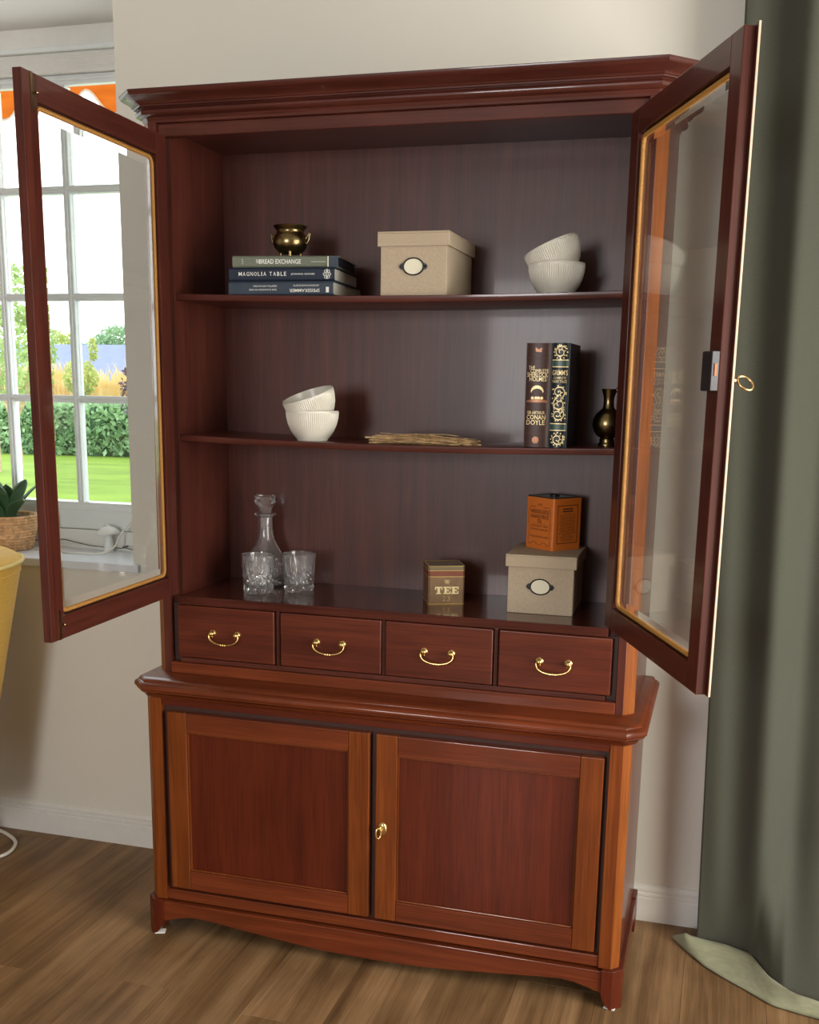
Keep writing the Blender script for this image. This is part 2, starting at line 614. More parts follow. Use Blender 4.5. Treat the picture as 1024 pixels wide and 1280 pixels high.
xl, xr = -2.5, XC
W(MB().box(xl, xr, WY, WY + 0.024, 2.262, 2.2895).box(xl, xr, WY - 0.006, WY + 0.024, 2.273, 2.281), 'head_rail', 'pvc')
sh = MB()
sh.box(xl, xr, WY - 0.02, WY + 0.06, 2.290, 2.344)
for i in range(9):
    z = 2.2925 + i * 0.0057
    sh.box(xl, xr, WY - 0.0215, WY - 0.02, z, z + 0.0042)
W(sh, 'shutter_box', 'white', 0.0005)
W(MB().box(xl, xr, WY - 0.035, WY + 0.06, 2.3445, 2.358), 'cover_strip', 'pvc')
W(MB().box(xl, xr, WY - 0.012, WY + 0.06, 2.3585, ZS), 'lintel', 'white')
W(MB().box(xl, xr, WY, WY + 0.05, 0.945, 1.030).box(xl, xr, WY - 0.006, WY + 0.05, 1.006, 1.020), 'bottom_rail', 'pvc')
W(MB().box(xl, xr, WY - 0.012, WY + 0.06, 0.884, 0.9435).box(xl, xr, WY - 0.018, WY, 0.884, 0.897), 'frame_bottom', 'white')
vx = [-2.43, -2.187, -1.944, -1.702, -1.459, -1.217, -0.975]
hz = [1.352, 1.660, 1.972]
for x in vx:
    W(MB().box(x - 0.011, x + 0.011, WY + 0.004, WY + 0.036, 1.03, 2.262).box(x - 0.005, x + 0.005, WY - 0.002, WY + 0.004, 1.03, 2.262), 'muntin', 'pvc')
for z in hz:
    W(MB().box(xl, xr, WY + 0.006, WY + 0.034, z - 0.011, z + 0.011).box(xl, xr, WY, WY + 0.006, z - 0.005, z + 0.005), 'muntin', 'pvc')
zz = [1.03] + hz + [2.262]
for i in range(len(vx) - 1):
    for j in range(4):
        W(MB().box(vx[i] + 0.011, vx[i + 1] - 0.011, WY + 0.018, WY + 0.022, zz[j] + (0.011 if j else 0), zz[j + 1] - (0.011 if j < 3 else 0)), 'pane', 'winglass', 0)
struct(MB().box(-2.5, XC, D + 0.001, 0.80, ZS, ZS + 0.012).build('trim_2', 'ceiling'))
struct(MB().box(-2.6, -0.872, 0.452, 0.690, 0.860, 0.885).build('trim_1', 'sill', bevel=0.003))

# ------------------------------------------------------------------ outdoors
GZ = -0.15
struct(MB().box(-12, 6, 0.82, 5.2, GZ - 0.1, GZ + 0.03).build('bounce_terrace', 'bounce_terrace'))  # unseen ground, added to bounce pale neutral light into the window recess
lawn = MB().grid(lambda u, v: (-40 + 60 * u, 0.85 + 60 * v, GZ + 0.02 * sin(u * 40) * sin(v * 31)), 60, 60).build('lawn', 'lawn')
tag(lawn, 'bright green mown lawn outside the window', 'lawn', kind='structure')


def leaves(mb, n, fn, size, rg, mi=0):
    for _ in range(n):
        c = Vector(fn(rg))
        a = Vector((rg.gauss(0, 1), rg.gauss(0, 1), rg.gauss(0, 1))).normalized()
        b = a.orthogonal().normalized()
        b.rotate(Matrix.Rotation(rg.uniform(0, 6.28), 3, a))
        s = size * rg.uniform(0.6, 1.3)
        d = a.cross(b)
        mb.add([c - b * s, c + d * s * 0.5, c + b * s, c - d * s * 0.5], [(0, 1, 2, 3)], mi)


def blob(c, r):
    def f(g):
        v = Vector((g.gauss(0, 1), g.gauss(0, 1), g.gauss(0, 1))).normalized() * (g.uniform(0.35, 1) ** 0.5)
        return (c[0] + v.x * r[0], c[1] + v.y * r[1], c[2] + v.z * r[2])
    return f


g = random.Random(3)
hd = thing('hedge', 'clipped green hedge along the far side of the lawn', 'hedge', (-12.5, 18.3, GZ))
hc = MB()
hc.grid(lambda u, v: (-7.4 + 14.8 * u, -0.25 + 0.1 * sin(u * 57) + 0.08 * sin(u * 130 + v * 9), 1.04 * v + 0.0), 90, 8)
hc.box(-7.4, 7.4, -0.1, 0.5, 0, 1.04)
hc.build('twig_core', plain('dark_hedge_core', (0.06, 0.13, 0.06), 0.9, var=0.4, vscale=8), hd)
hl = MB()
leaves(hl, 9000, lambda g: (g.uniform(-7.5, 7.5), -0.36 + 0.1 * g.gauss(0, 1), g.uniform(0.02, 1.09)), 0.075, g)
leaves(hl, 1500, lambda g: (g.uniform(-7.5, 7.5), g.uniform(-0.3, 0.5), 1.07 + 0.04 * g.gauss(0, 1)), 0.075, g)
tag(hl.build('foliage', 'hedgeleaf', hd), kind='stuff')

pg = thing('plume_grass', 'tall straw coloured plume grass above the hedge', 'grass', (-13, 20.9, GZ))
pm = MB()
for _ in range(2600):
    x, y = g.uniform(-6, 6), g.uniform(-0.5, 0.7)
    h = g.uniform(1.45, 2.02) + 0.12 * sin(x * 2.1)
    lx = g.gauss(0, 0.13)
    w = g.uniform(0.012, 0.03)
    pm.add([(x - w, y, 0.4), (x + w, y, 0.4), (x + lx * 0.5 + w * 1.3, y, h * 0.75), (x + lx * 1.4, y - 0.05, h), (x + lx * 0.5 - w * 1.3, y, h * 0.75)],
           [(0, 1, 2, 4), (4, 2, 3)])
tag(pm.build('blades', 'grassblade', pg), kind='stuff')

hs = thing('house', 'far house with a long blue slate roof beyond the grass', 'house', (-18, 30, GZ))
MB().box(-7, 6, 0, 6, 0, 1.6).build('wall', 'brick', hs)
MB().add([(-7.4, -0.5, 1.5), (6.4, -0.5, 1.5), (6.4, 3, 2.85), (-7.4, 3, 2.85), (-7.4, 6.5, 1.5), (6.4, 6.5, 1.5)],
         [(0, 1, 2, 3), (3, 2, 5, 4), (0, 3, 4), (1, 5, 2), (0, 4, 5, 1)]).build('roof', 'roof', hs)


def tree(name, label, cat, loc, trunk, crowns, leafmat, n, size):
    t = thing(name, label, cat, loc)
    tb = MB()
    for pts, rs in trunk:
        tb.tube(pts, rs, 7)
    tb.build('trunk', 'bark', t, smooth=60)
    lm = MB()
    for c, r, fr in crowns:
        leaves(lm, int(n * fr), blob(c, r), size, g)
    tag(lm.build('crown', leafmat, t), kind='stuff')
    return t


tree('garden_tree', 'slim pale trunked young tree on the lawn behind the plant pot', 'tree', (-9.7, 12.0, GZ),
     [([(0, 0, -0.05), (0.03, 0, 0.45), (-0.02, 0, 0.95)], [0.075, 0.06, 0.055]),
      ([(-0.02, 0, 0.95), (-0.2, 0, 1.35), (-0.35, 0.1, 2.1)], [0.05, 0.04, 0.02]),
      ([(-0.02, 0, 0.95), (0.2, 0, 1.3), (0.3, 0.1, 2.0), (0.35, 0, 2.6)], [0.05, 0.04, 0.03, 0.01])],
     [((0.0, 0, 1.95), (0.75, 0.6, 0.75), 0.75), ((0.12, 0, 2.75), (0.4, 0.4, 0.5), 0.25)], 'treeleaf', 1500, 0.06)
tree('garden_tree', 'second young tree at the far left edge of the lawn', 'tree', (-11.3, 13.6, GZ),
     [([(0, 0, -0.05), (0.02, 0, 0.6), (0.0, 0, 1.4)], [0.085, 0.07, 0.04])],
     [((0, 0, 1.9), (0.7, 0.6, 0.6), 1.0)], 'treeleaf', 900, 0.06)
tree('far_tree', 'round green tree rising behind the slate roof', 'tree', (-23.0, 37, GZ),
     [([(0, 0, 0), (0, 0, 2.5)], [0.2, 0.12])],
     [((0.5, 0, 3.0), (1.5, 1.2, 0.8), 0.7), ((-0.5, 0, 2.7), (1.2, 1, 0.6), 0.3)], 'fartree', 2600, 0.10)
tree('garden_bush', 'yellow green bush in front of the slate roof', 'bush', (-13.25, 19.4, GZ),
     [([(0, 0, 0), (0.02, 0, 1.2)], [0.04, 0.02]), ([(0.02, 0, 1.2), (0.28, 0, 2.5)], [0.02, 0.006])],
     [((-0.08, 0, 1.62), (0.40, 0.35, 0.42), 0.86), ((0.26, 0, 2.25), (0.10, 0.10, 0.30), 0.14)], 'yellowbush', 900, 0.055)
tree('garden_bush', 'dark purple leaved shrub beside the plume grass', 'bush', (-8.85, 14.2, GZ),
     [([(0, 0, 0), (0, 0, 1.3)], [0.03, 0.015])], [((0, 0, 1.4), (0.33, 0.3, 0.5), 1.0)], 'purpleleaf', 260, 0.055)
tree('far_tree', 'pale green tree above the left end of the roof', 'tree', (-26.6, 38, GZ),
     [([(0, 0, 0), (0, 0, 2.0)], [0.15, 0.1])], [((0, 0, 2.7), (1.2, 1, 0.9), 1.0)], 'yellowbush', 1500, 0.11)

aw = thing('awning', 'orange scalloped awning valance outside the window', 'awning', (-1.7, 1.3, 2.443))


def scal(x):
    return 2.327 + 0.084 * ((1 + cos(2 * pi * (x + 1.505) / 0.234)) / 2) ** 1.5


am = MB()
am.grid(lambda u, v: (-2.6 + 1.9 * u + 1.7, 0.004 * sin(u * 40), (v * (scal(-2.6 + 1.9 * u) - 2.443))), 120, 4)
am.build('valance', 'awning', aw, solid=0.002)
am = MB()
am.grid(lambda u, v: (-0.9 + 1.9 * u, -0.42 * v, 0.16 * v), 2, 2)
am.build('canopy', 'awning', aw, solid=0.002)
MB().tube([(-2.6 + 1.9 * i / 120 + 1.7, 0, scal(-2.6 + 1.9 * i / 120) - 2.443) for i in range(121)], 0.007, 6).build('white_edging', 'white', aw, smooth=60)

# ------------------------------------------------------------------ display cabinet
cab = thing('display_cabinet', 'tall mahogany display cabinet with open glass doors, four drawers and two panelled doors', 'cabinet', (0, 0, 0))
A_, C_ = 0.6013, 0.0172
DB = 0.437
BW, YU = 0.5968, 0.061
ZT = 0.691


def ringpoly(o, z, a, y0, c, kk=0.77):
    ch = c + kk * o
    A = a + o
    return [(-A, DB, z), (-A, y0 - o + ch, z), (-(A - ch), y0 - o, z), (A - ch, y0 - o, z), (A, y0 - o + ch, z), (A, DB, z)]


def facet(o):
    # the diagonal corner facet gets the lighter amber colour
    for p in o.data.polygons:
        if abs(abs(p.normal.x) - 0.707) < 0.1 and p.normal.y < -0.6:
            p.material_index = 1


# lower case
for sgn, nm in ((-1, 0), (1, 1)):
    pl = [(0.555, 0.0), (A_ - C_, 0.0), (A_, C_), (A_, 0.065), (0.555, 0.065)]
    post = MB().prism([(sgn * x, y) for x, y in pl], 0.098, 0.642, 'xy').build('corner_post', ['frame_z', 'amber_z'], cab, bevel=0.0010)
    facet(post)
    MB().box(*sorted((sgn * 0.566, sgn * (A_ - 0.0006))), 0.065, DB, 0.09, 0.642).build('side_panel', 'panel_z', cab, bevel=0.001)
    # foot: rounded inner lower corner, chamfered outer corner
    xo = A_ + 0.0103
    prof = [(xo - 0.047, 0.098), (xo - 0.047, 0.040), (xo - 0.044, 0.026), (xo - 0.037, 0.012), (xo - 0.028, 0.003), (xo - 0.020, 0.0), (xo, 0.0), (xo, 0.098)]
    ring = []
    for (yy, cut) in ((-0.0103, 0.021), (0.0107, 0.0), (0.058, 0.0)):
        ring.append([(sgn * min(x, xo - cut), yy, z) for x, z in prof])
    MB().loft(ring).build('foot', 'panel_z', cab, bevel=0.0015)
    MB().box(*sorted((sgn * (xo - 0.03), sgn * xo)), DB - 0.055, DB, 0, 0.098).build('foot', 'panel_z', cab, bevel=0.002)
    MB().prism([(0.058, 0.095), (0.058, 0.040), (0.09, 0.056), (0.2, 0.052), (0.3, 0.056), (DB - 0.055, 0.04), (DB - 0.055, 0.095)],
               sgn * (A_ - 0.004), sgn * (A_ + 0.0095), 'yz').build('side_apron', 'panel_y', cab, bevel=0.002)
apts = [(-0.565, 0.092), (-0.565, 0.038), (-0.548, 0.041), (-0.53, 0.047), (-0.50, 0.0545), (-0.47, 0.057), (-0.42, 0.0535), (-0.315, 0.043), (-0.219, 0.034), (-0.13, 0.027), (0, 0.0245),
        (0.13, 0.027), (0.219, 0.034), (0.315, 0.043), (0.42, 0.0535), (0.47, 0.057), (0.50, 0.0545), (0.53, 0.047), (0.548, 0.041), (0.565, 0.038), (0.565, 0.092)]
MB().prism(apts, -0.004, 0.018, 'xz').build('apron', 'mid_x', cab, bevel=0.0015)
MB().box(-0.555, 0.555, 0.003, 0.03, 0.0985, 0.1265).build('bottom_rail', 'mid_x', cab, bevel=0.002)
MB().box(-0.555, 0.555, 0.002, 0.03, 0.622, 0.642).build('top_rail', 'panel_x', cab, bevel=0.002)
MB().box(-0.556, 0.556, 0.019, 0.03, 0.126, 0.623).build('face_frame', 'dark', cab)
MB().box(-0.57, 0.57, 0.03, DB, 0.09, 0.102).build('bottom_board', 'panel_x', cab)

for side, (x0, x1) in enumerate(((-0.538, -0.0062), (0.0107, 0.5437))):
    z0, z1, sw, rw = 0.136, 0.6072, 0.0525, 0.0505
    y0, y1 = -0.003, 0.0185
    xm = (x0 + x1) / 2
    d = MB().box(x0 + 0.03, x1 - 0.03, y0 + 0.0095, y1 - 0.001, z0 + 0.03, z1 - 0.03).build('panel_door', 'panel_z', cab)
    for xs in ((x0, x0 + sw), (x1 - sw, x1)):
        MB().box(*xs, y0, y1, z0, z1).build('stile', 'frame_z', d, bevel=0.0022, seg=3)
    for zs in ((z0, z0 + rw), (z1 - rw, z1)):
        MB().box(x0 + sw + 0.0001, x1 - sw - 0.0001, y0 + 0.0004, y1, *zs).build('rail', 'mid_x', d, bevel=0.0022, seg=3)
    # thin moulding round the sunken panel
    fx0, fx1, fz0, fz1 = x0 + sw, x1 - sw, z0 + rw, z1 - rw
    ml = MB()
    for (a0, a1, b0, b1) in ((fx0, fx0 + 0.004, fz0, fz1), (fx1 - 0.004, fx1, fz0, fz1), (fx0, fx1, fz0, fz0 + 0.004), (fx0, fx1, fz1 - 0.004, fz1)):
        ml.box(a0, a1, y0 + 0.004, y0 + 0.0097, b0, b1)
    ml.build('moulding', 'frame_z', d, bevel=0.0015)
    if side:
        e = MB().lathe([(0.0, 0.0042), (0.0075, 0.004), (0.0095, 0.0026), (0.011, 0.001), (0.0115, 0)], 24, axis='y', cap1=False)
        e.v = [(x, y, z * 1.5) for x, y, z in e.v]
        e.build('escutcheon', 'brass', d, smooth=40, loc=(0.0285, y0, 0.371))
        kb = MB()
        kb.tube([(0.004 * 0 - 0.0055 * cos(t) * 0.5 + 0.0, -0.011 - 0.006 * cos(t), 0.013 * sin(t) - 0.006) for t in [2 * pi * i / 24 for i in range(24)]], 0.0018, 8, True)
        kb.tube([(0, 0.0, 0.0065), (0, -0.012, 0.0065)], 0.0022, 8)
        kb.build('key', 'gold', d, smooth=40, loc=(0.0265, y0, 0.369), rot=(0, 0, R(-24)))

# table top of the base, profiled on three sides, chamfered corners
prof = [(0.000, 0.641), (0.006, 0.642), (0.010, 0.646), (0.013, 0.652), (0.020, 0.657), (0.026, 0.660), (0.026, 0.663), (0.0305, 0.666), (0.0315, 0.671), (0.030, 0.676),
        (0.025, 0.6805), (0.019, 0.683), (0.019, 0.6855), (0.016, 0.689), (0.011, ZT)]
MB().loft([ringpoly(o, z, A_, 0, C_) for o, z in prof]).build('counter_top', 'mid_x', cab, bevel=0.0004, smooth=35, seg=1)

# upper case
CU = 0.0238
for sgn in (-1, 1):
    pl = [(0.555, YU), (BW - CU, YU), (BW, YU + CU), (BW, YU + 0.03), (0.555, YU + 0.03)]
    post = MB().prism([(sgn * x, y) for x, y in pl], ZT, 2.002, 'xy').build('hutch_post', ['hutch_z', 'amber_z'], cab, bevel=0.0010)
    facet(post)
    MB().box(*sorted((sgn * 0.5306, sgn * (BW - 0.0004))), YU + 0.024, DB, ZT, 2.0).build('hutch_side', 'hutch_z', cab, bevel=0.0008)
MB().box(-0.5306, 0.5306, 0.357, 0.367, ZT, 2.0).build('back_panel', 'back', cab)
MB().box(-0.5305, 0.5305, 0.085, 0.357, 1.975, 1.995).build('hutch_ceiling', 'hutch_x', cab)
MB().box(-0.5306, 0.5306, YU + 0.002, 0.357, 0.868, 0.8895).build('display_floor', wood('glossy_display_floor', *HU, axis='x', rough=0.16, coat=0.6), cab, bevel=0.0022)
MB().box(-0.555, 0.555, YU - 0.001, YU + 0.03, 1.9875, 2.002).build('frieze_rail', 'hutch_x', cab, bevel=0.001)
MB().box(-0.5545, 0.5545, YU + 0.010, YU + 0.03, 1.959, 1.9874).build('frieze_board', 'hutch_x', cab, bevel=0.002)
MB().box(-0.555, 0.555, YU - 0.003, YU + 0.02, ZT, 0.7195).build('plinth_rail', 'mid_x', cab, bevel=0.002)
MB().box(-0.5306, 0.5306, YU + 0.003, YU + 0.03, 0.7197, 0.7320).build('drawer_rail', 'hutch_x', cab, bevel=0.0015)
MB().box(-0.553, 0.553, YU + 0.018, YU + 0.03, 0.72, 0.8675).build('drawer_frame', 'dark', cab)
drx = [(-0.5345, -0.2745), (-0.258, -0.0005), (0.0105, 0.2695), (0.284, 0.5415)]
for xm in (-0.2663, 0.005, 0.2767):
    MB().box(xm - 0.0045, xm + 0.0045, YU + 0.006, YU + 0.03, 0.7322, 0.8672).build('drawer_divider', 'hutch_z', cab, bevel=0.001)


def handle_mesh():
    mb = MB()
    for s in (-1, 1):
        mb.lathe([(0.0085, 0), (0.0085, 0.0012), (0.0068, 0.0022), (0.0045, 0.004), (0.0042, 0.0075), (0.0062, 0.0095), (0.0066, 0.012), (0.005, 0.0145), (0.0, 0.0152)], 18, (s * 0.033, 0, 0), 'y', cap0=False, cap1=False)
    pts = []
    for i in range(25):
        t = -1 + i / 12
        pts.append((0.0395 * sin(t * pi / 2) * (1.0 if abs(t) < 1 else 1), -0.012 - 0.003 * cos(t * pi / 2), -0.003 - 0.0225 * cos(t * pi / 2) ** 0.8 if abs(t) < 1 else -0.003))
    ends = [(-0.030, -0.010, -0.0085), (-0.0305, -0.011, -0.002), (-0.0345, -0.012, 0.002)]
    pts = ends + pts + [(-x, y, z) for x, y, z in reversed(ends)]
    rs = [0.0013] * 3 + [0.0016 + 0.0014 * cos((-1 + i / 12) * pi / 2) for i in range(25)] + [0.0013] * 3
    mb.tube(pts, rs, 8)
    for x in (-0.006, 0, 0.006):
        mb.lathe([(0.0030, -0.0012), (0.0040, 0), (0.0030, 0.0012)], 10, (x, -0.015, -0.0255), 'x')
    return mb


h0 = None
for i, (x0, x1) in enumerate(drx):
    dr_ = MB().box(x0, x1, YU + 0.0, YU + 0.02, 0.7337, 0.8665).build('drawer', 'drawer_x', cab, bevel=0.003, seg=3)
    if h0 is None:
        h0 = handle_mesh().build('handle', 'brass', dr_, smooth=50)
        hh = h0
    else:
        hh = h0.copy()
        COL.objects.link(hh)
        hh.parent = dr_
    hh.location = ((x0 + x1) / 2, YU, 0.8015)

# cornice
cp = [(0.000, 1.990), (0.004, 1.9995), (0.010, 2.000), (0.015, 2.003), (0.0175, 2.0075), (0.0175, 2.011), (0.015, 2.015), (0.012, 2.017), (0.012, 2.0185), (0.021, 2.0185), (0.022, 2.022), (0.0255, 2.0225),
      (0.027, 2.026), (0.032, 2.030), (0.039, 2.0335), (0.047, 2.0385), (0.0505, 2.044), (0.0509, 2.0485), (0.047, 2.050)]
MB().loft([ringpoly(o, z, BW, YU, CU, 0.6) for o, z in cp]).build('cornice', 'hutch_x', cab, bevel=0.0003, smooth=30, seg=1)

# sagging shelves
def shelf(ztop, sag, y0):
    mb = MB()
    n = 40
    xs = [-0.5304 + 1.0608 * i / n for i in range(n + 1)]
    zz_ = [ztop - sag * (1 - (x / 0.5304) ** 2) for x in xs]
    pr_ = [(y0 - 0.002, -0.0130), (y0 - 0.002, -0.0012), (y0 - 0.0012, -0.0003), (y0, 0), (0.3568, 0), (0.3568, -0.0145), (y0, -0.0145), (y0 - 0.0012, -0.0142)]
    mb.loft([[(x, y, z + h) for y, h in pr_] for x, z in zip(xs, zz_)])
    return mb.build('shelf', 'hutch_x', cab, smooth=35)


SH1, SH2 = 1.6155, 1.2845
shelf(SH1, 0.0075, 0.093)
shelf(SH2, 0.0085, 0.093)


def sz(zt, sag, x):
    return zt - sag * (1 - (x / 0.5304) ** 2)


# glass doors --------------------------------------------------------------
def rope(mb, path, r, pitch, lobes=2, n=9):
    pts = [Vector(p) for p in path]
    rings = []
    s = 0
    N = len(pts)
    for i in range(N):
        a, b = pts[(i - 1) % N], pts[(i + 1) % N]
        t = (b - a).normalized()
        y = Vector((0, 1, 0))
        u = t.cross(y).normalized()
        ph = 2 * pi * s / pitch
        ring = []
        for k_ in range(n):
            th_ = 2 * pi * k_ / n
            rr = r * (0.56 + 0.46 * abs(cos(lobes * 0.5 * (th_ - ph))))
            ring.append(pts[i] + u * cos(th_) * rr + y * sin(th_) * rr)
        rings.append(ring)
        s += (pts[(i + 1) % N] - pts[i]).length
    rings.append(rings[0])
    mb.loft(rings, True, False, False)


def roundrect(x0, x1, z0, z1, rad, step, y):
    out = []
    def seg_(a, b):
        a, b = Vector(a), Vector(b)
        n = max(1, int((b - a).length / step))
        for i in range(n):
            p = a.lerp(b, i / n)
            out.append((p.x, y, p.y))
    def arc(cx, cz, a0):
        n = max(4, int(rad * pi / 2 / step))
        for i in range(n):
            t = a0 + (pi / 2) * i / n
            out.append((cx + rad * cos(t), y, cz + rad * sin(t)))
    seg_((x0 + rad, z0), (x1 - rad, z0)); arc(x1 - rad, z0 + rad, -pi / 2)
    seg_((x1, z0 + rad), (x1, z1 - rad)); arc(x1 - rad, z1 - rad, 0)
    seg_((x1 - rad, z1), (x0 + rad, z1)); arc(x0 + rad, z1 - rad, pi / 2)
    seg_((x0, z1 - rad), (x0, z0 + rad)); arc(x0 + rad, z0 + rad, pi)
    return out


TH = 0.0185


def glass_door(sgn, corner, ang, w, lip):
    t = R(ang)
    n = Vector((sin(t) * sgn, cos(t), 0))
    org = Vector((corner[0], corner[1], 0)) - n * TH
    z0, z1, fw = 0.8975, 1.9555, 0.047
    def bx(mb, s0, s1, y0, y1, a, b, mi=0):
        return mb.box(*sorted((sgn * s0, sgn * s1)), y0, y1, a, b, mi)
    mb = MB()
    bx(mb, 0, fw, 0, TH, z0, z1)
    bx(mb, w - fw, w, 0, TH, z0, z1)
    d = mb.build('glass_door', 'hutch_z', cab, bevel=0.0013, loc=org, rot=(0, 0, -t if sgn > 0 else t))
    for a, b in ((z0, z0 + fw), (z1 - fw, z1)):
        r_ = bx(MB(), fw + 0.0001, w - fw - 0.0001, 0, TH - 0.0003, a, b)
        r_.build('rail', 'hutch_x', d, bevel=0.0013)
    bd = MB()   # inner bead the cord lies against
    for (s0, s1, a, b) in ((fw, fw + 0.003, z0 + fw, z1 - fw), (w - fw - 0.003, w - fw, z0 + fw, z1 - fw), (fw, w - fw, z0 + fw, z0 + fw + 0.003), (fw, w - fw, z1 - fw - 0.003, z1 - fw)):
        bx(bd, s0, s1, 0.0015, 0.0075, a, b)
    bd.build('glazing_bead', 'dark', d)
    # pane with bevelled border
    e = 0.0025
    def rect(ins, y):
        s0, s1, a, b = fw + e + ins, w - fw - e - ins, z0 + fw + e + ins, z1 - fw - e - ins
        return [(sgn * s0, y, a), (sgn * s1, y, a), (sgn * s1, y, b), (sgn * s0, y, b)]
    gp = MB()
    bv = 0.022
    v = rect(0, 0.0058 - 0.0009) + rect(bv, 0.0058) + rect(0, 0.0022) + rect(bv, 0.0022)
    gp.add(v, [(4, 5, 6, 7), (12, 13, 14, 15)], 0)
    fs = [(i, (i + 1) % 4, 4 + (i + 1) % 4, 4 + i) for i in range(4)]
    gp.f += fs
    gp.m += [1] * len(fs)
    gp.build('glass_pane', ['glass', 'bevelglass'], d)
    rp = MB()
    c = fw + 0.0072
    path = roundrect(c, w - c, z0 + c, z1 - c, 0.016, 0.0010, TH - 0.0095)
    rope(rp, path, 0.0047, 0.0135, 3, 12)
    if sgn < 0:
        rp.v = [(-x, y, z) for x, y, z in rp.v]
    tag(rp.build('cord_trim', 'rope', d, smooth=70), 'twisted gold brown cord')
    if lip:
        lp = MB()
        bx(lp, w - 0.022, w + 0.0105, -0.0046, 0.0, z0 - 0.002, z1 + 0.004)
        ms = lp.build('meeting_strip', ['hutch_z', 'paleedge'], d, bevel=0.0012, seg=3)
        for p in ms.data.polygons:
            if p.normal.x * sgn > 0.9:
                p.material_index = 1  # end face of the strip takes the paler colour
        lk = MB()
        zc = 1.4415
        bx(lk, w - 0.043, w - 0.0005, TH, TH + 0.0135, zc - 0.032, zc + 0.032)
        lk.build('lock', 'black', d, bevel=0.002)
        fp = MB()
        bx(fp, w - 0.0008, w + 0.0004, TH + 0.0008, TH + 0.0126, zc - 0.031, zc + 0.031)
        fp.build('lock_plate', 'grey', d, bevel=0.0003)
        bt = MB()
        bx(bt, w, w + 0.0022, TH + 0.004, TH + 0.0085, zc - 0.008, zc + 0.012)
        bt.build('latch', 'copperprint', d)
        ky = MB()
        kx, kz = sgn * (w - 0.017), 1.4275
        ky.tube([(kx, -0.004, kz), (kx, -0.022, kz)], 0.0023, 10)
        ky.lathe([(0.002, 0.013), (0.0042, 0.014), (0.0042, 0.017), (0.003, 0.0185), (0.0042, 0.020), (0.002, 0.022)], 12, (kx, 0, kz), 'y')
        ring = []
        for i in range(32):
            a = 2 * pi * i / 32
            ring.append((kx + 0.0105 * sin(a) * 0.72, -0.0345 + 0.0135 * cos(a), kz - 0.0010 + 0.0105 * sin(a) - 0.004 * (1 - cos(a)) * 0.8))
        ky.tube(ring, 0.0021, 9, True)
        ky.build('key', 'gold', d, smooth=50)
    else:
        for a, b in ((z0, z0 + 0.060), (z1 - 0.068, z1)):
            bl = MB()
            bx(bl, w - 0.034, w - 0.0265, TH - 0.001, TH + 0.0012, a, b, 0)
            bx(bl, w - 0.0455, w - 0.035, TH - 0.001, TH + 0.0002, a + 0.012, b - 0.008, 1)
            mid = (a + b) / 2
            bl.lathe([(0.0025, 0), (0.0025, 0.004), (0.0035, 0.006), (0.0, 0.008)], 10, (0, 0, 0), 'y', 0)
            nv = len(bl.v)
            for i in range(nv - 40, nv):
                x, y, z = bl.v[i]
                bl.v[i] = (sgn * (w - 0.040) + x, TH - y, mid + z)
            bl.build('bolt', ['oldbrass', 'dark'], d, bevel=0.0003)
    for zz_ in (z0 + 0.12, z1 - 0.12):
        hb = MB()
        hb.lathe([(0.0, -0.031), (0.003, -0.029), (0.0042, -0.026), (0.0042, 0.026), (0.003, 0.029), (0.0, 0.031)], 12, (sgn * -0.002, -0.003, zz_))
        hb.build('hinge', 'brass', d, smooth=40)
    return d


glass_door(1, (-0.525, 0.055), 88.0, 0.558, False)
glass_door(-1, (0.522, 0.055), 112.57, 0.551, True)

# ------------------------------------------------------------------ books
def lying_book(label, loc, rz, L, T, Dp, cover, pages='paper'):
    b = thing('book', label, 'book', loc, rz, 'cookbooks lying in a stack')
    x0, x1 = -L / 2, L / 2
    c = MB()
    c.box(x0, x1, 0.004, Dp, 0, 0.0025).box(x0, x1, 0.004, Dp, T - 0.0025, T)
    c.prism([(0.006, 0), (0.001, 0.002), (0.0, 0.005), (0.0, T - 0.005), (0.001, T - 0.002), (0.006, T), (0.006, T - 0.003), (0.003, T - 0.006), (0.003, 0.006), (0.006, 0.003)], x0, x1, 'yz')
    c.build('cover', cover, b, bevel=0.0005, seg=1)
    MB().box(x0 + 0.004, x1 - 0.004, 0.0035, Dp - 0.004, 0.0026, T - 0.0026).build('pages', pages, b)
    return b


zb = sz(SH1, 0.0075, -0.26)
b3 = lying_book('slate blue book with upside-down white title, bottom of the stack', (-0.2655, 0.097, zb + 0.0004), R(1.5), 0.258, 0.0315, 0.225, 'blue')
b2 = lying_book('navy blue book with spaced white title, middle of the stack', (-0.264, 0.100, zb + 0.0323), R(4), 0.256, 0.0305, 0.21, 'navy')
b1 = lying_book('grey green book under the small brass pot, top of the stack', (-0.258, 0.108, zb + 0.0632), R(7), 0.252, 0.026, 0.20, 'sage', 'navy')
t = MB()
lettering(t, 'SPEISEKAMMER', 0.060, 0.0105, 0.074, 0.0072, -0.0006, bold=0.006, flip=True)
lettering(t, 'SKANDINAVISCHE REZEPTE', 0.064, 0.0215, 0.062, 0.0036, -0.0006, flip=True)
lettering(t, 'EINE KULINARISCHE REISE', -0.043, 0.0125, 0.068, 0.0036, -0.0006, flip=True)
lettering(t, 'REZEPTE & GESCHICHTEN', -0.037, 0.0205, 0.058, 0.0036, -0.0006, flip=True)
t.box(0.112, 0.119, -0.0006, -0.0002, 0.006, 0.018)
t.build('lettering', 'inkwhite', b3)
t = MB()
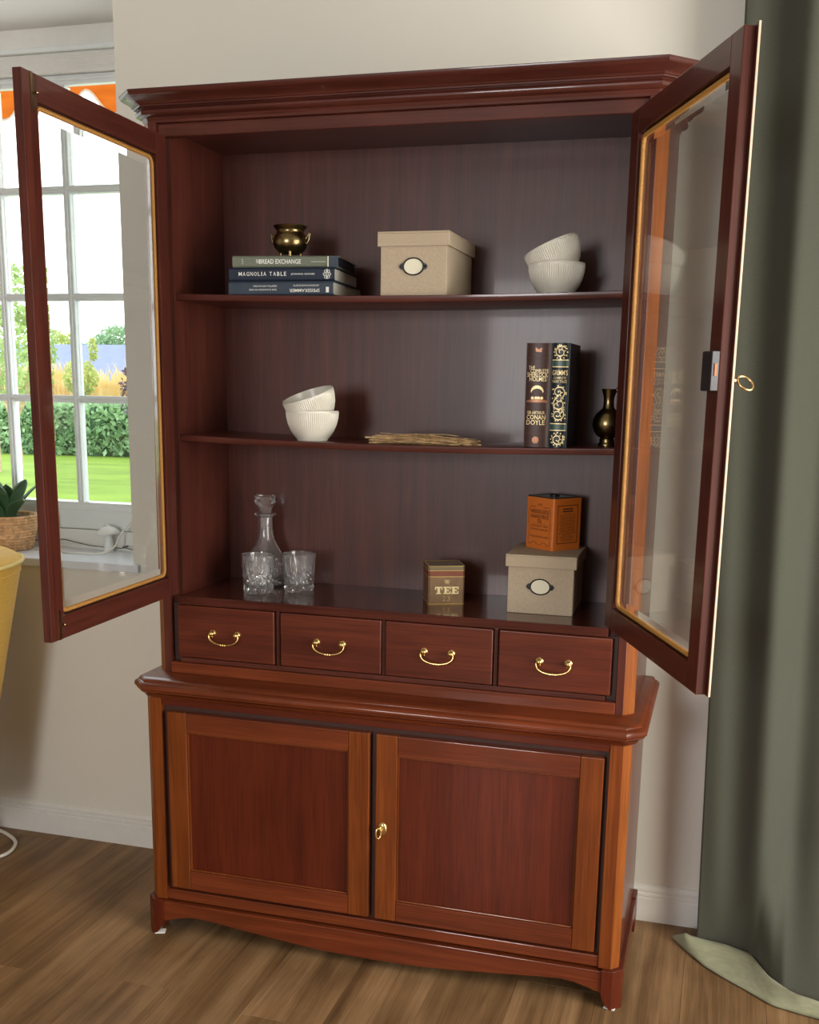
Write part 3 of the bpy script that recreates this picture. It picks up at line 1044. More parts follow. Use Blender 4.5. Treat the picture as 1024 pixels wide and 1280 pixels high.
for ii, (ch, xx, ww) in enumerate([('M', 0, 1.2), ('A', 1, 1), ('G', 2, 1), ('N', 3, 1), ('O', 4, 1), ('L', 5, 0.8), ('I', 6, 0.3), ('A', 7, 1), ('T', 9, 0.9), ('A', 10, 1), ('B', 11, 0.85), ('L', 12, 0.8), ('E', 13, 0.8)]):
    pos = -0.0995 + [0, 9.6, 18.6, 28.0, 37.4, 46, 52.6, 60, 74.5, 84, 93, 101.5, 109.5][ii] * 0.001
    lettering(t, ch, pos, 0.0160, 0.0068 * ww, 0.0088, -0.0006, bold=0.006)
lettering(t, 'JOANNA GAINES', 0.0525, 0.0150, 0.057, 0.0046, -0.0006, bold=0.006)
for s_ in (1, -1):
    for q_ in range(3):
        cx_, cz_ = 0.1105 + (q_ % 2) * 0.003 * s_, 0.0085 + q_ * 0.0065
        t.tube([(cx_ + 0.0033 * s_ + 0.0028 * cos(a_), -0.0006, cz_ + 0.0028 * sin(a_)) for a_ in [2 * pi * i / 10 for i in range(10)]], 0.0007, 4, True)
t.tube([(0.1105, -0.0006, 0.004), (0.1105, -0.0006, 0.027)], 0.0007, 4)
t.build('lettering', 'inkwhite', b2)
t = MB()
lettering(t, 'BREAD EXCHANGE', -0.0110, 0.0130, 0.099, 0.0102, -0.0006, bold=0.012)
lettering(t, 'THE', -0.0640, 0.0130, 0.0095, 0.0085, -0.0006, bold=0.008, shear=0.3)
t.box(0.063, 0.097, -0.0006, -0.0002, 0.0123, 0.0130)
for zz_ in (0.007, 0.0115, 0.016):
    lettering(t, 'HJ', -0.1010, zz_ + 0.001, 0.0030, 0.0034, -0.0006)
t.build('lettering', 'inkwhite', b1)
MB().box(0.1035, 0.1262, -0.0008, 0.0, 0.0015, 0.0245).build('spine_band', 'blue', b1)
MB().box(0.1015, 0.1040, -0.0009, 0.0, 0.0015, 0.0245).build('spine_line', 'cream', b1)


def upright_book(label, loc, T, H, Dp, cover, rz=0.0):
    b = thing('book', label, 'book', loc, rz, 'leather look books standing on the middle shelf')
    c = MB()
    c.box(-T / 2, -T / 2 + 0.003, 0.006, Dp, 0, H).box(T / 2 - 0.003, T / 2, 0.006, Dp, 0, H)
    n = 10
    outer = [(-T / 2 + T * i / n, 0.007 - 0.007 * (1 - (2 * i / n - 1) ** 2) ** 0.5) for i in range(n + 1)]
    inner = [(x * 0.9, y + 0.003) for x, y in reversed(outer)]
    c.prism(outer + inner, 0, H, 'xy')
    c.build('cover', cover, b, smooth=40)
    MB().box(-T / 2 + 0.0031, T / 2 - 0.0031, 0.008, Dp - 0.005, 0.004, H - 0.003).build('pages', 'goldedge', b)
    return b


H_ = 0.2265
zs_ = sz(SH2, 0.0085, 0.37)
ub = upright_book('brown leather look book with gold moon and hills on its spine', (0.3415, 0.108, zs_ + 0.0003), 0.0555, H_, 0.165, 'brownleather')


def onspine(mb, T):
    # bend the flat print onto the rounded spine
    mb.v = [(x, y + 0.007 - 0.007 * max(0.0, 1 - (2 * x / T) ** 2) ** 0.5 - 0.0003, z) for x, y, z in mb.v]
    return mb


t = MB()
lettering(t, 'THE', -0.0135, 0.1735, 0.014, 0.0075, 0)
lettering(t, 'COMPLETE', 0.0035, 0.1665, 0.040, 0.0080, 0)
lettering(t, 'SHERLOCK', -0.0005, 0.1585, 0.046, 0.0095, 0, bold=0.006)
lettering(t, 'HOLMES', 0.001, 0.1490, 0.038, 0.0095, 0, bold=0.006)
lettering(t, 'SIR ARTHUR', -0.001, 0.0760, 0.039, 0.0068, 0)
lettering(t, 'CONAN', -0.0005, 0.0660, 0.042, 0.0100, 0, bold=0.006)
lettering(t, 'DOYLE', -0.001, 0.0545, 0.041, 0.0105, 0, bold=0.006)
# moon over hills
mo = [(0.0145 * cos(a), 0, 0.121 + 0.0145 * sin(a)) for a in [pi * (0.02 + 0.96 * i / 14) for i in range(15)]] + \
     [(0.011 * cos(a) * 1.15, 0, 0.1185 + 0.010 * sin(a)) for a in [pi * (0.98 - 0.96 * i / 10) for i in range(11)]]
for i in range(14):
    q0 = mo[i]; q1 = mo[i + 1]; p1 = mo[25 - int((i + 1) * 10 / 14)]; p0 = mo[25 - int(i * 10 / 14)]
    t.add([q0, q1, p1, p0], [(0, 1, 2, 3)])
for cx_ in (-0.010, -0.002, 0.004, 0.011):
    t.lathe([(0.0035, 0), (0.0, 0.0001)], 8, (cx_, 0, 0.108), 'y')
onspine(t, 0.0555).build('lettering', 'goldprint', ub)
t = MB()
t.grid(lambda u, v: (-0.023 + 0.046 * u, -0.0001, 0.0985 + v * (0.004 + 0.0035 * sin(pi * u))), 14, 1)
t.add([(-0.006, 0, 0.208), (0.007, 0, 0.207), (0.008, 0, 0.217), (0.0, 0, 0.213), (-0.007, 0, 0.218)], [(0, 1, 2, 3, 4)])
t.lathe([(0.008, 0), (0.0, 0.0001)], 7, (0.0, 0, 0.0160), 'y')
onspine(t, 0.0555).build('spine_ornament', 'copperprint', ub)
for zz_ in (0.194, 0.0305):
    bd = MB()
    bd.grid(lambda u, v: (-0.0277 + 0.0554 * u, -0.0008, zz_ - 0.0013 + 0.0026 * v), 10, 1)
    onspine(bd, 0.0555).build('spine_rib', 'dark', ub)
T2 = 0.040
gb = upright_book('black green leather look book with gold scrollwork on its spine', (0.3905, 0.108, zs_ + 0.0003), T2, H_ + 0.0005, 0.168, 'greenleather')


def scroll(mb, cx, cz, r, turns, start, hand=1, wid=0.0012):
    pts = []
    N = 40
    for i in range(N + 1):
        u = i / N
        a = start + hand * turns * 2 * pi * u
        rr = r * (1 - 0.80 * u)
        pts.append((cx + rr * cos(a), 0, cz + rr * sin(a)))
    for i in range(N):
        p, q_ = Vector(pts[i]), Vector(pts[i + 1])
        d = (q_ - p).normalized()
        n = Vector((-d.z, 0, d.x)) * wid * (1.1 - 0.5 * i / N)
        mb.add([p - n, q_ - n, q_ + n, p + n], [(0, 1, 2, 3)])
        if i % 4 == 1 and i < N * 0.85:
            c = p - Vector((d.z, 0, -d.x)) * wid * 2.6 * hand * -1
            mb.lathe([(0.0016, 0), (0, 0.0001)], 6, (c.x, 0, c.z), 'y')


t = MB()
for cz_, hd_ in ((0.2075, 1), (0.019, -1)):
    scroll(t, 0, cz_, 0.0135, 1.5, 0.6, hd_)
    for a in range(12):
        an = a * pi / 6
        t.lathe([(0.0018, 0), (0, 0.0001)], 6, (0.0145 * cos(an), 0, cz_ + 0.0145 * sin(an)), 'y')
scroll(t, -0.001, 0.1215, 0.0145, 1.4, -1.2, 1)
scroll(t, 0.001, 0.0955, 0.0145, 1.4, 1.9, 1)
scroll(t, -0.001, 0.0725, 0.0145, 1.5, 1.2, -1)
for a in range(16):
    t.lathe([(0.0017, 0), (0, 0.0001)], 6, (0.0150 * sin(a * 1.7), 0, 0.060 + a * 0.0048), 'y')
for zz_ in (0.1905, 0.1760, 0.0530, 0.0385):
    t.grid(lambda u, v: (-0.0178 + 0.0356 * u, -0.0001, zz_ - 0.0010 + 0.0020 * v), 8, 1)
lettering(t, "GRIMM'S", 0, 0.1635, 0.034, 0.0115, 0, bold=0.006)
lettering(t, 'COMPLETE', 0, 0.1520, 0.028, 0.0055, 0)
lettering(t, 'FAIRY TALES', 0, 0.1445, 0.031, 0.0060, 0)
onspine(t, T2).build('lettering', 'goldprint', gb)
t = MB()
for a, b in ((0.1775, 0.1893), (0.0397, 0.0518)):
    t.grid(lambda u, v: (-0.0185 + 0.037 * u, 0.0, a + (b - a) * v), 8, 1)
onspine(t, T2).build('spine_band', 'deepgreen', gb)

# flat print is one piece per spine or face
# ------------------------------------------------------------------ brass pot, vase
pot = thing('brass_pot', 'small brass cauldron on three feet, on top of the lying books', 'pot', (-0.2725, 0.178, zb + 0.0892 + 0.0004))
pm = MB()
pm.lathe([(0.0, 0.010), (0.018, 0.0105), (0.030, 0.016), (0.0385, 0.026), (0.0415, 0.037), (0.039, 0.049), (0.0335, 0.0565), (0.0315, 0.0605), (0.0345, 0.066), (0.0395, 0.0715), (0.0405, 0.0735), (0.038, 0.0745),
          (0.033, 0.070), (0.0295, 0.062), (0.034, 0.052), (0.038, 0.037), (0.030, 0.020), (0.0, 0.014)], 40, cap0=False, cap1=False)
pm.build('body', 'oldbrass', pot, smooth=60)
for k_, a in enumerate((-70, 50, 170)):
    c = (0.026 * cos(R(a)), 0.026 * sin(R(a)))
    MB().lathe([(0.0, 0.0), (0.0045, 0.0008), (0.0052, 0.005), (0.004, 0.010), (0.005, 0.015), (0.0, 0.018)], 10, (*c, 0)).build('foot', 'oldbrass', pot, smooth=60)
for s in (-1, 1):
    MB().tube([(s * (0.0395 + dx), 0, z) for dx, z in ((0.0, 0.034), (0.004, 0.036), (0.0075, 0.043), (0.0085, 0.051), (0.0115, 0.056), (0.009, 0.058), (0.005, 0.052), (0.001, 0.047), (-0.001, 0.044))], 0.0021, 8).build('lug', 'oldbrass', pot, smooth=60)

va = thing('brass_vase', 'dark brass vase with one handle, beside the right glass door on the middle shelf', 'vase', (0.4905, 0.20, sz(SH2, 0.0085, 0.49) + 0.0003))
MB().lathe([(0.0, 0), (0.0195, 0.0), (0.0205, 0.003), (0.0185, 0.006), (0.0165, 0.009), (0.0175, 0.013), (0.0175, 0.015), (0.014, 0.017), (0.022, 0.0215), (0.030, 0.031), (0.034, 0.044), (0.0345, 0.051), (0.033, 0.060),
            (0.028, 0.071), (0.020, 0.079), (0.0145, 0.083), (0.0125, 0.088), (0.0115, 0.098), (0.0120, 0.108), (0.0145, 0.117), (0.0165, 0.124), (0.018, 0.127), (0.0165, 0.1275), (0.0135, 0.119), (0.010, 0.105), (0.0, 0.10)],
           36, cap0=False, cap1=False).build('body', 'oldbrass', va, smooth=60)
MB().tube([(x, 0, z) for x, z in ((0.012, 0.118), (0.020, 0.130), (0.031, 0.131), (0.039, 0.121), (0.042, 0.105), (0.039, 0.088), (0.033, 0.070))], [0.0025, 0.0035, 0.004, 0.004, 0.0038, 0.0035, 0.003], 8).build('handle', 'oldbrass', va, smooth=60)

# ------------------------------------------------------------------ linen boxes
def linen_box(label, loc, w, dp, h, lid_h, rz=0.0):
    b = thing('storage_box', label, 'box', loc, rz, 'linen storage boxes')
    MB().box(-w / 2 + 0.006, w / 2 - 0.006, 0.006, dp - 0.006, 0, h - 0.004).build('body', 'linen', b, bevel=0.0015)
    l = MB()
    l.box(-w / 2, w / 2, 0, dp, h - 0.004, h)
    l.box(-w / 2, w / 2, 0, 0.004, h - lid_h, h - 0.004).box(-w / 2, w / 2, dp - 0.004, dp, h - lid_h, h - 0.004)
    l.box(-w / 2, -w / 2 + 0.004, 0.004, dp - 0.004, h - lid_h, h - 0.004).box(w / 2 - 0.004, w / 2, 0.004, dp - 0.004, h - lid_h, h - 0.004)
    l.build('lid', 'linen', b, bevel=0.0012)
    zc = (h - lid_h) * 0.59
    ring = []
    fr = MB()
    N = 40
    for (k_, yy) in ((1.0, 0.0), (1.0, -0.002), (0.93, -0.003), (0.86, -0.002), (0.86, 0.0)):
        ring.append([(0.0255 * (k_ if k_ == 1 else k_ - 0.01) * cos(2 * pi * i / N), 0.006 + yy, zc + 0.0195 * k_ * sin(2 * pi * i / N)) for i in range(N)])
    fr.loft(ring, True, False, False)
    for s in (-1, 1):
        fr.add([(s * 0.024, 0.0045, zc + 0.008), (s * 0.030, 0.0045, zc + 0.0055), (s * 0.0335, 0.0045, zc), (s * 0.030, 0.0045, zc - 0.0055), (s * 0.024, 0.0045, zc - 0.008)], [(0, 1, 2, 3, 4)])
        fr.lathe([(0.0036, 0.0), (0.0036, 0.002), (0.002, 0.0034), (0.0, 0.0036)], 12, (s * 0.0285, 0.0052, zc), 'y')
    lf = fr.build('label_frame', 'black', b, smooth=40)
    MB().add([(0.0225 * cos(2 * pi * i / N), 0.0052, zc + 0.0172 * sin(2 * pi * i / N)) for i in range(N)], [tuple(range(N))]).build('label_card', 'cream', lf)
    return b


linen_box('beige linen lidded box with label, beside the bowls on the upper shelf', (0.0530, 0.098, sz(SH1, 0.0075, 0.05) + 0.0003), 0.166, 0.252, 0.1370, 0.0315)
linen_box('beige linen lidded box with label, under the orange tin', (0.3590, 0.150, 0.8897), 0.166, 0.205, 0.1400, 0.0290, R(1.0))

# ------------------------------------------------------------------ bowls
def bowl_mb(n=320):
    prof = [(0.0, 0.0035), (0.030, 0.0032), (0.0335, 0.0), (0.036, 0.0), (0.037, 0.003), (0.044, 0.011), (0.0520, 0.023), (0.0585, 0.038), (0.0622, 0.053), (0.0635, 0.064), (0.0635, 0.069), (0.0625, 0.0712), (0.0605, 0.0712),
            (0.0595, 0.066), (0.058, 0.053), (0.054, 0.038), (0.046, 0.022), (0.034, 0.010), (0.0, 0.007)]
    # densify
    def mod(i, a, h):
        if 5 <= i <= 10:
            amp = 0.026 * {5: 0.0, 6: 0.45, 7: 0.9, 8: 1, 9: 1.0, 10: 0.0}[i]
            return 1 - amp * abs(sin(40 * a))
        return 1
    return MB().lathe(prof, n, cap0=False, cap1=False, mod=mod)


bowl0 = None


def bowl(label, loc, rot=(0, 0, 0)):
    global bowl0
    if bowl0 is None:
        o = bowl_mb().build('bowl', 'porcelain', smooth=50)
        bowl0 = o
    else:
        o = bowl0.copy()
        COL.objects.link(o)
    o.location = loc
    o.rotation_euler = rot
    return tag(o, label, 'bowl', 'ribbed white bowls')


def bowl_pair(x, y, z, labels, tilt, lean, rise, dx, dy):
    bowl(labels[0], (x, y, z + 0.0003))
    # upper bowl leans inside the lower one
    rot = Matrix.Rotation(R(lean), 4, 'X') @ Matrix.Rotation(R(tilt), 4, 'Y')
    o = bowl(labels[1], (x + dx, y + dy, z + rise), rot.to_euler())
    return o


bowl_pair(-0.2065, 0.148, sz(SH2, 0.0085, -0.2065),
          ('ribbed white bowl standing level under a tilted bowl on the middle shelf', 'ribbed white bowl tilted with its inside showing, middle shelf'), -14, 15, 0.0425, 0.008, 0.010)
bowl_pair(0.3600, 0.195, sz(SH1, 0.0075, 0.36),
          ('ribbed white bowl standing level under a tilted bowl on the upper shelf', 'ribbed white bowl tilted on the other bowl beside the upper linen box'), -24, 2, 0.0450, 0.013, 0.0)

# ------------------------------------------------------------------ straw bundle
stw = MB()
g = random.Random(11)
for i in range(130):
    y = g.gauss(0, 0.017)
    z = 0.003 + abs(g.gauss(0, 0.0065))
    x0 = -0.125 + g.uniform(0, 0.03)
    x1 = 0.128 - g.uniform(0, 0.05) + (0.02 if g.random() < 0.15 else 0)
    a = g.gauss(0, 0.012)
    pts = []
    for q_ in range(7):
        u = q_ / 6
        pts.append((x0 + (x1 - x0) * u, y + a * (u - 0.5) * 2 + 0.002 * sin(u * 9 + i), max(0.0015, z * (1 - 0.25 * abs(u - 0.4)) + 0.0025 * sin(u * 7 + i * 1.7))))
    stw.tube(pts, [g.uniform(0.0006, 0.0021)] * 7, 4)
o = stw.build('straw_bundle', 'straw', loc=(0.064, 0.165, sz(SH2, 0.0085, 0.06) + 0.0002))
tag(o, 'flat bundle of dry straw stalks on the middle shelf', 'straw bundle')

# ------------------------------------------------------------------ tins
tin = thing('tea_tin', 'brown tea tin with gold TEE lettering and recessed lid', 'tin', (0.1050, 0.2355, 0.8897), R(24))
w = 0.0445
def sq(r, z, ch=0.004):
    return [(-r + ch, -r, z), (r - ch, -r, z), (r, -r + ch, z), (r, r - ch, z), (r - ch, r, z), (-r + ch, r, z), (-r, r - ch, z), (-r, -r + ch, z)]
MB().loft([sq(w, 0.0), sq(w, 0.0940), sq(w - 0.004, 0.0940), sq(w - 0.004, 0.086)], cap1=True).build('body', 'teabrown', tin, bevel=0.0)
for z0_, z1_, m_ in ((0.0845, 0.0932, 'teaolive'), (0.0695, 0.0820, 'teared')):
    MB().loft([sq(w + 0.0003, z0_), sq(w + 0.0003, z1_)]).build('band', m_, tin)
for z_ in (0.0012, 0.0683, 0.0834, 0.0942):
    MB().loft([sq(w + 0.0006, z_ - 0.0011), sq(w + 0.0006, z_ + 0.0005), sq(w - 0.0035, z_ + 0.0007)], cap0=False, cap1=False).build('gold_line', 'goldedge', tin)
MB().loft([sq(w - 0.007, 0.084), sq(w - 0.007, 0.0905), sq(w - 0.010, 0.0925)]).build('lid', 'teaolive', tin, bevel=0.001)
t = MB()
yy = -w - 0.0005
def slab(ch, cx, z0, z1, wd):
    h = z1 - z0
    b = lambda a0, a1, c0, c1: t.box(cx + a0 * wd, cx + a1 * wd, yy, yy + 0.0004, z0 + c0 * h, z0 + c1 * h)
    if ch == 'T':
        b(-0.17, 0.17, 0, 1); b(-0.5, 0.5, 0.82, 1); b(-0.5, -0.36, 0.58, 1); b(0.36, 0.5, 0.58, 1); b(-0.34, 0.34, 0, 0.14)
    else:
        b(-0.36, -0.04, 0, 1); b(-0.5, 0.5, 0.84, 1); b(-0.5, 0.5, 0, 0.16); b(0.36, 0.5, 0.62, 1); b(0.36, 0.5, 0, 0.38); b(-0.1, 0.22, 0.42, 0.58); b(0.12, 0.22, 0.32, 0.68)
slab('T', -0.0190, 0.0255, 0.0435, 0.0185)
slab('E', 0.0015, 0.0255, 0.0435, 0.0180)
slab('E', 0.0210, 0.0255, 0.0435, 0.0180)
# small bow above
for s in (-1, 1):
    t.tube([(0.001 + s * (0.0005 + 0.0045 * (1 - cos(a)) * 0.5 * 1.1), yy, 0.0570 + 0.0032 * sin(a)) for a in [2 * pi * i / 12 for i in range(12)]], 0.0006, 4, True)
    t.tube([(0.001, yy, 0.0565), (0.001 + s * 0.0035, yy, 0.0500)], 0.0006, 4)
tag(t.build('lettering', 'goldletter', tin), 'gold TEE and bow')
t = MB()
lettering(t, '23', -0.0005, 0.0145, 0.0185, 0.0125, yy, bold=-0.01)
t.build('number', 'teaband', tin)

ot = thing('tea_tin', 'orange square tea tin with black lid on the lower linen box', 'tin', (0.3635, 0.2890, 1.0300), R(-37))
wo = 0.0470
MB().loft([sq(wo, 0, 0.003), sq(wo, 0.1245, 0.003)]).build('body', 'orange', ot, bevel=0.0006)
MB().loft([sq(wo - 0.0006, 0.1246, 0.003), sq(wo - 0.0006, 0.127, 0.003), sq(wo - 0.006, 0.1272), sq(wo - 0.008, 0.1262)]).build('lid', 'black', ot)
MB().lathe([(0.012, 0.1262), (0.012, 0.129), (0.009, 0.1305), (0.0, 0.131)], 20).build('lid_knob', 'black', ot, smooth=40)
t = MB()
yy = -wo - 0.0004
lettering(t, 'WINDSOR-CASTLE', 0, 0.0905, 0.064, 0.0098, yy, bold=0.012)
lettering(t, 'ORANGE PEKOE', 0, 0.0785, 0.062, 0.0092, yy, bold=0.012)
lettering(t, 'TEA', 0, 0.0675, 0.016, 0.0088, yy, bold=0.012)
lettering(t, 'A SPECIAL BLEND OF FINEST', 0, 0.0560, 0.062, 0.0046, yy, shear=0.3)
lettering(t, 'CEYLON AND INDIAN TEAS', 0, 0.0475, 0.060, 0.0046, yy, shear=0.3)
lettering(t, 'PACKED FOR TEA LOVERS', 0, 0.0300, 0.064, 0.0042, yy, bold=0.006)
t.box(-0.022, 0.020, yy, yy + 0.0003, 0.0612, 0.0617)
def curl(pts):
    t.tube([(x, yy, z) for x, z in pts], 0.00055, 4)
for s in (-1, 1):
    curl([(s * 0.036, 0.012), (s * 0.0365, 0.032), (s * 0.034, 0.040), (s * 0.0365, 0.048), (s * 0.0365, 0.092), (s * 0.034, 0.100), (s * 0.026, 0.103), (s * 0.018, 0.0995), (s * 0.014, 0.103)])
    curl([(s * 0.036, 0.012), (s * 0.030, 0.010), (s * 0.024, 0.0155), (s * 0.016, 0.0185), (s * 0.008, 0.013), (s * 0.003, 0.010)])
    curl([(s * 0.008, 0.104), (s * 0.004, 0.110), (s * 0.0005, 0.106)])
t.build('lettering', 'orangeink', ot)
t = MB()
xx = wo + 0.0004
for (a0, a1, b0, b1) in ((-0.034, 0.034, 0.1065, 0.108), (-0.034, 0.034, 0.0165, 0.018), (-0.034, -0.0325, 0.0165, 0.108), (0.0325, 0.034, 0.0165, 0.108)):
    t.box(xx - 0.0003, xx, a0, a1, b0, b1)
t.build('frame_line', 'orangeink', ot)
t = MB()
zz_ = 0.1005
for i, wd in enumerate((0.034, 0.034, 0.022, 0.050, 0.050, 0.046, 0.050, 0.058, 0.050, 0.046, 0.050, 0.054, 0.05, 0.058, 0.034, 0.044, 0.044, 0.036)):
    h = 0.0026 if i < 2 else 0.0009
    t.box(xx - 0.0003, xx, -wd / 2, wd / 2, zz_ - h, zz_)
    zz_ -= 0.0058 if i < 2 else 0.0043
tag(t.build('small_print', 'orangeink', ot), kind='stuff')

# ------------------------------------------------------------------ decanter and tumblers
dc = thing('decanter', 'cut crystal decanter with faceted stopper behind the tumblers', 'decanter', (-0.3925, 0.285, 0.8897))
def cut_body(i, a, h):
    if 0.008 < h < 0.072:
        q_ = 7 * a
        return 1 - 0.07 * (abs(sin(q_ + h * 130)) * abs(sin(q_ - h * 130)))
    return 1
pb = [(0.0, 0.0), (0.045, 0.0), (0.049, 0.004)] + [(0.049 + 0.005 * sin(pi * (i / 16)) + 0.0, 0.006 + 0.064 * i / 16) for i in range(17)] + \
     [(0.047, 0.075), (0.040, 0.088), (0.031, 0.103), (0.0235, 0.119), (0.0200, 0.133), (0.0185, 0.150), (0.0185, 0.168), (0.0190, 0.178), (0.024, 0.1815), (0.0285, 0.185), (0.0285, 0.188), (0.022, 0.1895),
      (0.0145, 0.188), (0.0135, 0.165), (0.0135, 0.145), (0.016, 0.128), (0.022, 0.112), (0.034, 0.092), (0.042, 0.078), (0.0455, 0.066), (0.0455, 0.030), (0.041, 0.012), (0.0, 0.010)]
b_ = MB().lathe(pb, 84, cap0=False, cap1=False, mod=lambda i, a, h: cut_body(i, a, h) if i < 20 else 1)
b_.build('body', 'crystal', dc, smooth=9)
st = MB()
rings = []
for i, (r_, h) in enumerate(((0.0, 0.150), (0.010, 0.151), (0.0125, 0.186), (0.0155, 0.191), (0.016, 0.196), (0.022, 0.206), (0.0275, 0.217), (0.0295, 0.226), (0.0285, 0.2325), (0.024, 0.2365), (0.0, 0.2375))):
    tw = 0.0 if i < 3 else (i % 2) * pi / 10
    q_ = 1.0 if i < 3 or i > 8 else (1.04, 0.88)[i % 2]
    rings.append([(max(r_, 1e-5) * q_ * cos(2 * pi * j / 10 + tw), max(r_, 1e-5) * q_ * sin(2 * pi * j / 10 + tw), h) for j in range(10)])
n_ = 10
for i in range(len(rings) - 1):
    for j in range(n_):
        k_ = (j + 1) % n_
        if i % 2 == 0:
            st.add([rings[i][j], rings[i][k_], rings[i + 1][j], rings[i + 1][k_]], [(0, 1, 2), (1, 3, 2)])
        else:
            st.add([rings[i][j], rings[i][k_], rings[i + 1][j], rings[i + 1][k_]], [(0, 1, 3), (0, 3, 2)])
so = st.build('stopper', 'crystal', dc)
bm = bmesh.new(); bm.from_mesh(so.data); bmesh.ops.remove_doubles(bm, verts=bm.verts, dist=1e-4); bmesh.ops.recalc_face_normals(bm, faces=bm.faces); bm.to_mesh(so.data); bm.free()


def tumbler(label, loc, rz):
    mb = MB()
    N, K = 96, 30
    prof = []
    for i in range(K + 1):
        h = 0.004 + 0.091 * i / K
        prof.append((0.0388 + 0.0042 * (i / K), h))
    outer = [(0.0, 0.0), (0.036, 0.0)] + prof
    inner = [(0.0420, 0.097), (0.0405, 0.0965), (0.0398, 0.090), (0.0372, 0.022), (0.034, 0.0165), (0.0, 0.0155)]
    def mod(i, a, h):
        if i < 2 or i > K + 1:
            return 1
        if h < 0.050:
            d = abs(sin(6 * a + h * 150)) * abs(sin(6 * a - h * 150))
            return 1 - 0.10 * (1 - d) * min(1, (0.052 - h) / 0.01) * min(1, h / 0.008)
        u = (h - 0.050) / 0.036
        k_ = max(0.0, 1 - u)
        return 1 - 0.085 * k_ ** 0.6 * max(0, abs(cos(6 * a)) - 0.25 - 0.55 * u)
    mb.lathe(outer + inner, N, cap0=False, cap1=False, mod=mod)
    o = mb.build('tumbler', 'crystal', smooth=6, loc=loc, rot=(0, 0, rz))
    return tag(o, label, 'glass', 'cut glass tumblers')


tumbler('cut glass tumbler standing in front of the decanter', (-0.3680, 0.182, 0.8898), 0.1)
tumbler('cut glass tumbler to the right of the decanter', (-0.2790, 0.236, 0.8898), 0.35)

# ------------------------------------------------------------------ plant, ceramic mushroom, cords on the sill
pl = thing('potted_plant', 'green agave like plant in a woven basket on the window sill', 'plant', (-1.405, 0.585, 0.8855))
wk = MB()
rows, n_ = 12, 64
prof_r = lambda u: 0.070 + 0.022 * u
ring = []
for i in range(rows * 4 + 1):
    u = i / (rows * 4)
    row = i // 4
    bulge = sin(pi * ((i % 4) / 4)) if i % 4 else 0.0
    ring.append([((prof_r(u) + 0.0065 * bulge * (0.5 + 0.5 * sin(16 * 2 * pi * j / n_ / 1 + row * pi + 1.2 * (i % 4) / 4))) * cos(2 * pi * j / n_),
                  (prof_r(u) + 0.0065 * bulge * (0.5 + 0.5 * sin(16 * 2 * pi * j / n_ + row * pi + 1.2 * (i % 4) / 4))) * sin(2 * pi * j / n_), 0.110 * u) for j in range(n_)])
wk.loft(ring, True, True, False)
wk.loft([ring[-1], [(x * 0.93, y * 0.93, 0.108) for x, y, z in ring[-1]], [(x * 0.9, y * 0.9, 0.09) for x, y, z in ring[-1]]], True, False, False)
wk.build('basket', 'wicker', pl, smooth=70)
MB().lathe([(0.083, 0.097), (0.05, 0.101), (0.0, 0.100)], 24).build('soil', 'soil', pl)
g = random.Random(5)


def leaf_mb(L, wd, bend, curl_, tip):
    def f(u, v):
        s = (u - 0.5) * 2
        ww = wd * (0.55 + 0.9 * v) * (1 - v ** 3) ** 0.8 if v < 1 else 0
        out = bend * v ** 1.5 * L
        z = L * (v - 0.32 * bend * v * v)
        return (s * ww, -out - 0.25 * ww * (1 - s * s) * curl_ + 0.0, z + 0.02 * abs(s) * ww)
    return MB().grid(f, 6, 12)


for i, (az, L, wd, bd_) in enumerate([(20, 0.14, 0.026, 0.55), (75, 0.150, 0.026, 0.5), (130, 0.13, 0.026, 0.6), (185, 0.14, 0.026, 0.65), (240, 0.15, 0.026, 0.55), (300, 0.165, 0.026, 0.5),
                                      (45, 0.115, 0.024, 0.25), (100, 0.12, 0.022, 0.2), (345, 0.175, 0.024, 0.35), (215, 0.11, 0.022, 0.2), (270, 0.12, 0.022, 0.3), (0, 0.10, 0.022, 0.95), (60, 0.10, 0.024, 1.0), (315, 0.11, 0.024, 1.0)]):
    leaf_mb(L, wd, bd_, 0.8, 0).build('leaf', 'leaf', pl, smooth=60, loc=(0.022 * sin(R(az)), -0.022 * cos(R(az)), 0.097), rot=(0, 0, R(az)), solid=0.0035)

mu = thing('mushroom_lamp', 'small white ceramic mushroom lamp on the sill seen through the left glass door', 'lamp', (-1.092, 0.655, 0.8853))
MB().lathe([(0.0, 0), (0.0165, 0.0), (0.0155, 0.012), (0.0125, 0.035), (0.0105, 0.055), (0.0, 0.060)], 24, cap0=False, cap1=False).build('stem', 'mushroom', mu, smooth=60)
cpm = MB().lathe([(0.0, 0.052), (0.020, 0.051), (0.034, 0.053), (0.0365, 0.057), (0.034, 0.063), (0.024, 0.072), (0.013, 0.078), (0.0, 0.080)], 28, cap0=False, cap1=False)
cpm.v = [(x, y, z + 0.10 * x) for x, y, z in cpm.v]
cpm.build('cap', 'mushroom', mu, smooth=60)
MB().tube([(0.004, 0, 0.074), (-0.003, 0.0, 0.083), (-0.012, 0, 0.084), (-0.016, 0, 0.074)], 0.0035, 8).build('cap_ridge', 'mushroom', mu, smooth=60)


def cord(name, label, pts, r, mat):
    P = [Vector(p) for p in pts]
    out = []
    for i in range(len(P) - 1):
        p0, p1, p2, p3 = P[max(0, i - 1)], P[i], P[i + 1], P[min(len(P) - 1, i + 2)]
        for k_ in range(8):
            u = k_ / 8
            out.append(0.5 * ((2 * p1) + (p2 - p0) * u + (2 * p0 - 5 * p1 + 4 * p2 - p3) * u * u + (3 * p1 - p0 - 3 * p2 + p3) * u ** 3))
    out.append(P[-1])
    return tag(MB().tube(out, r, 8).build(name, mat, smooth=60), label, 'cord')


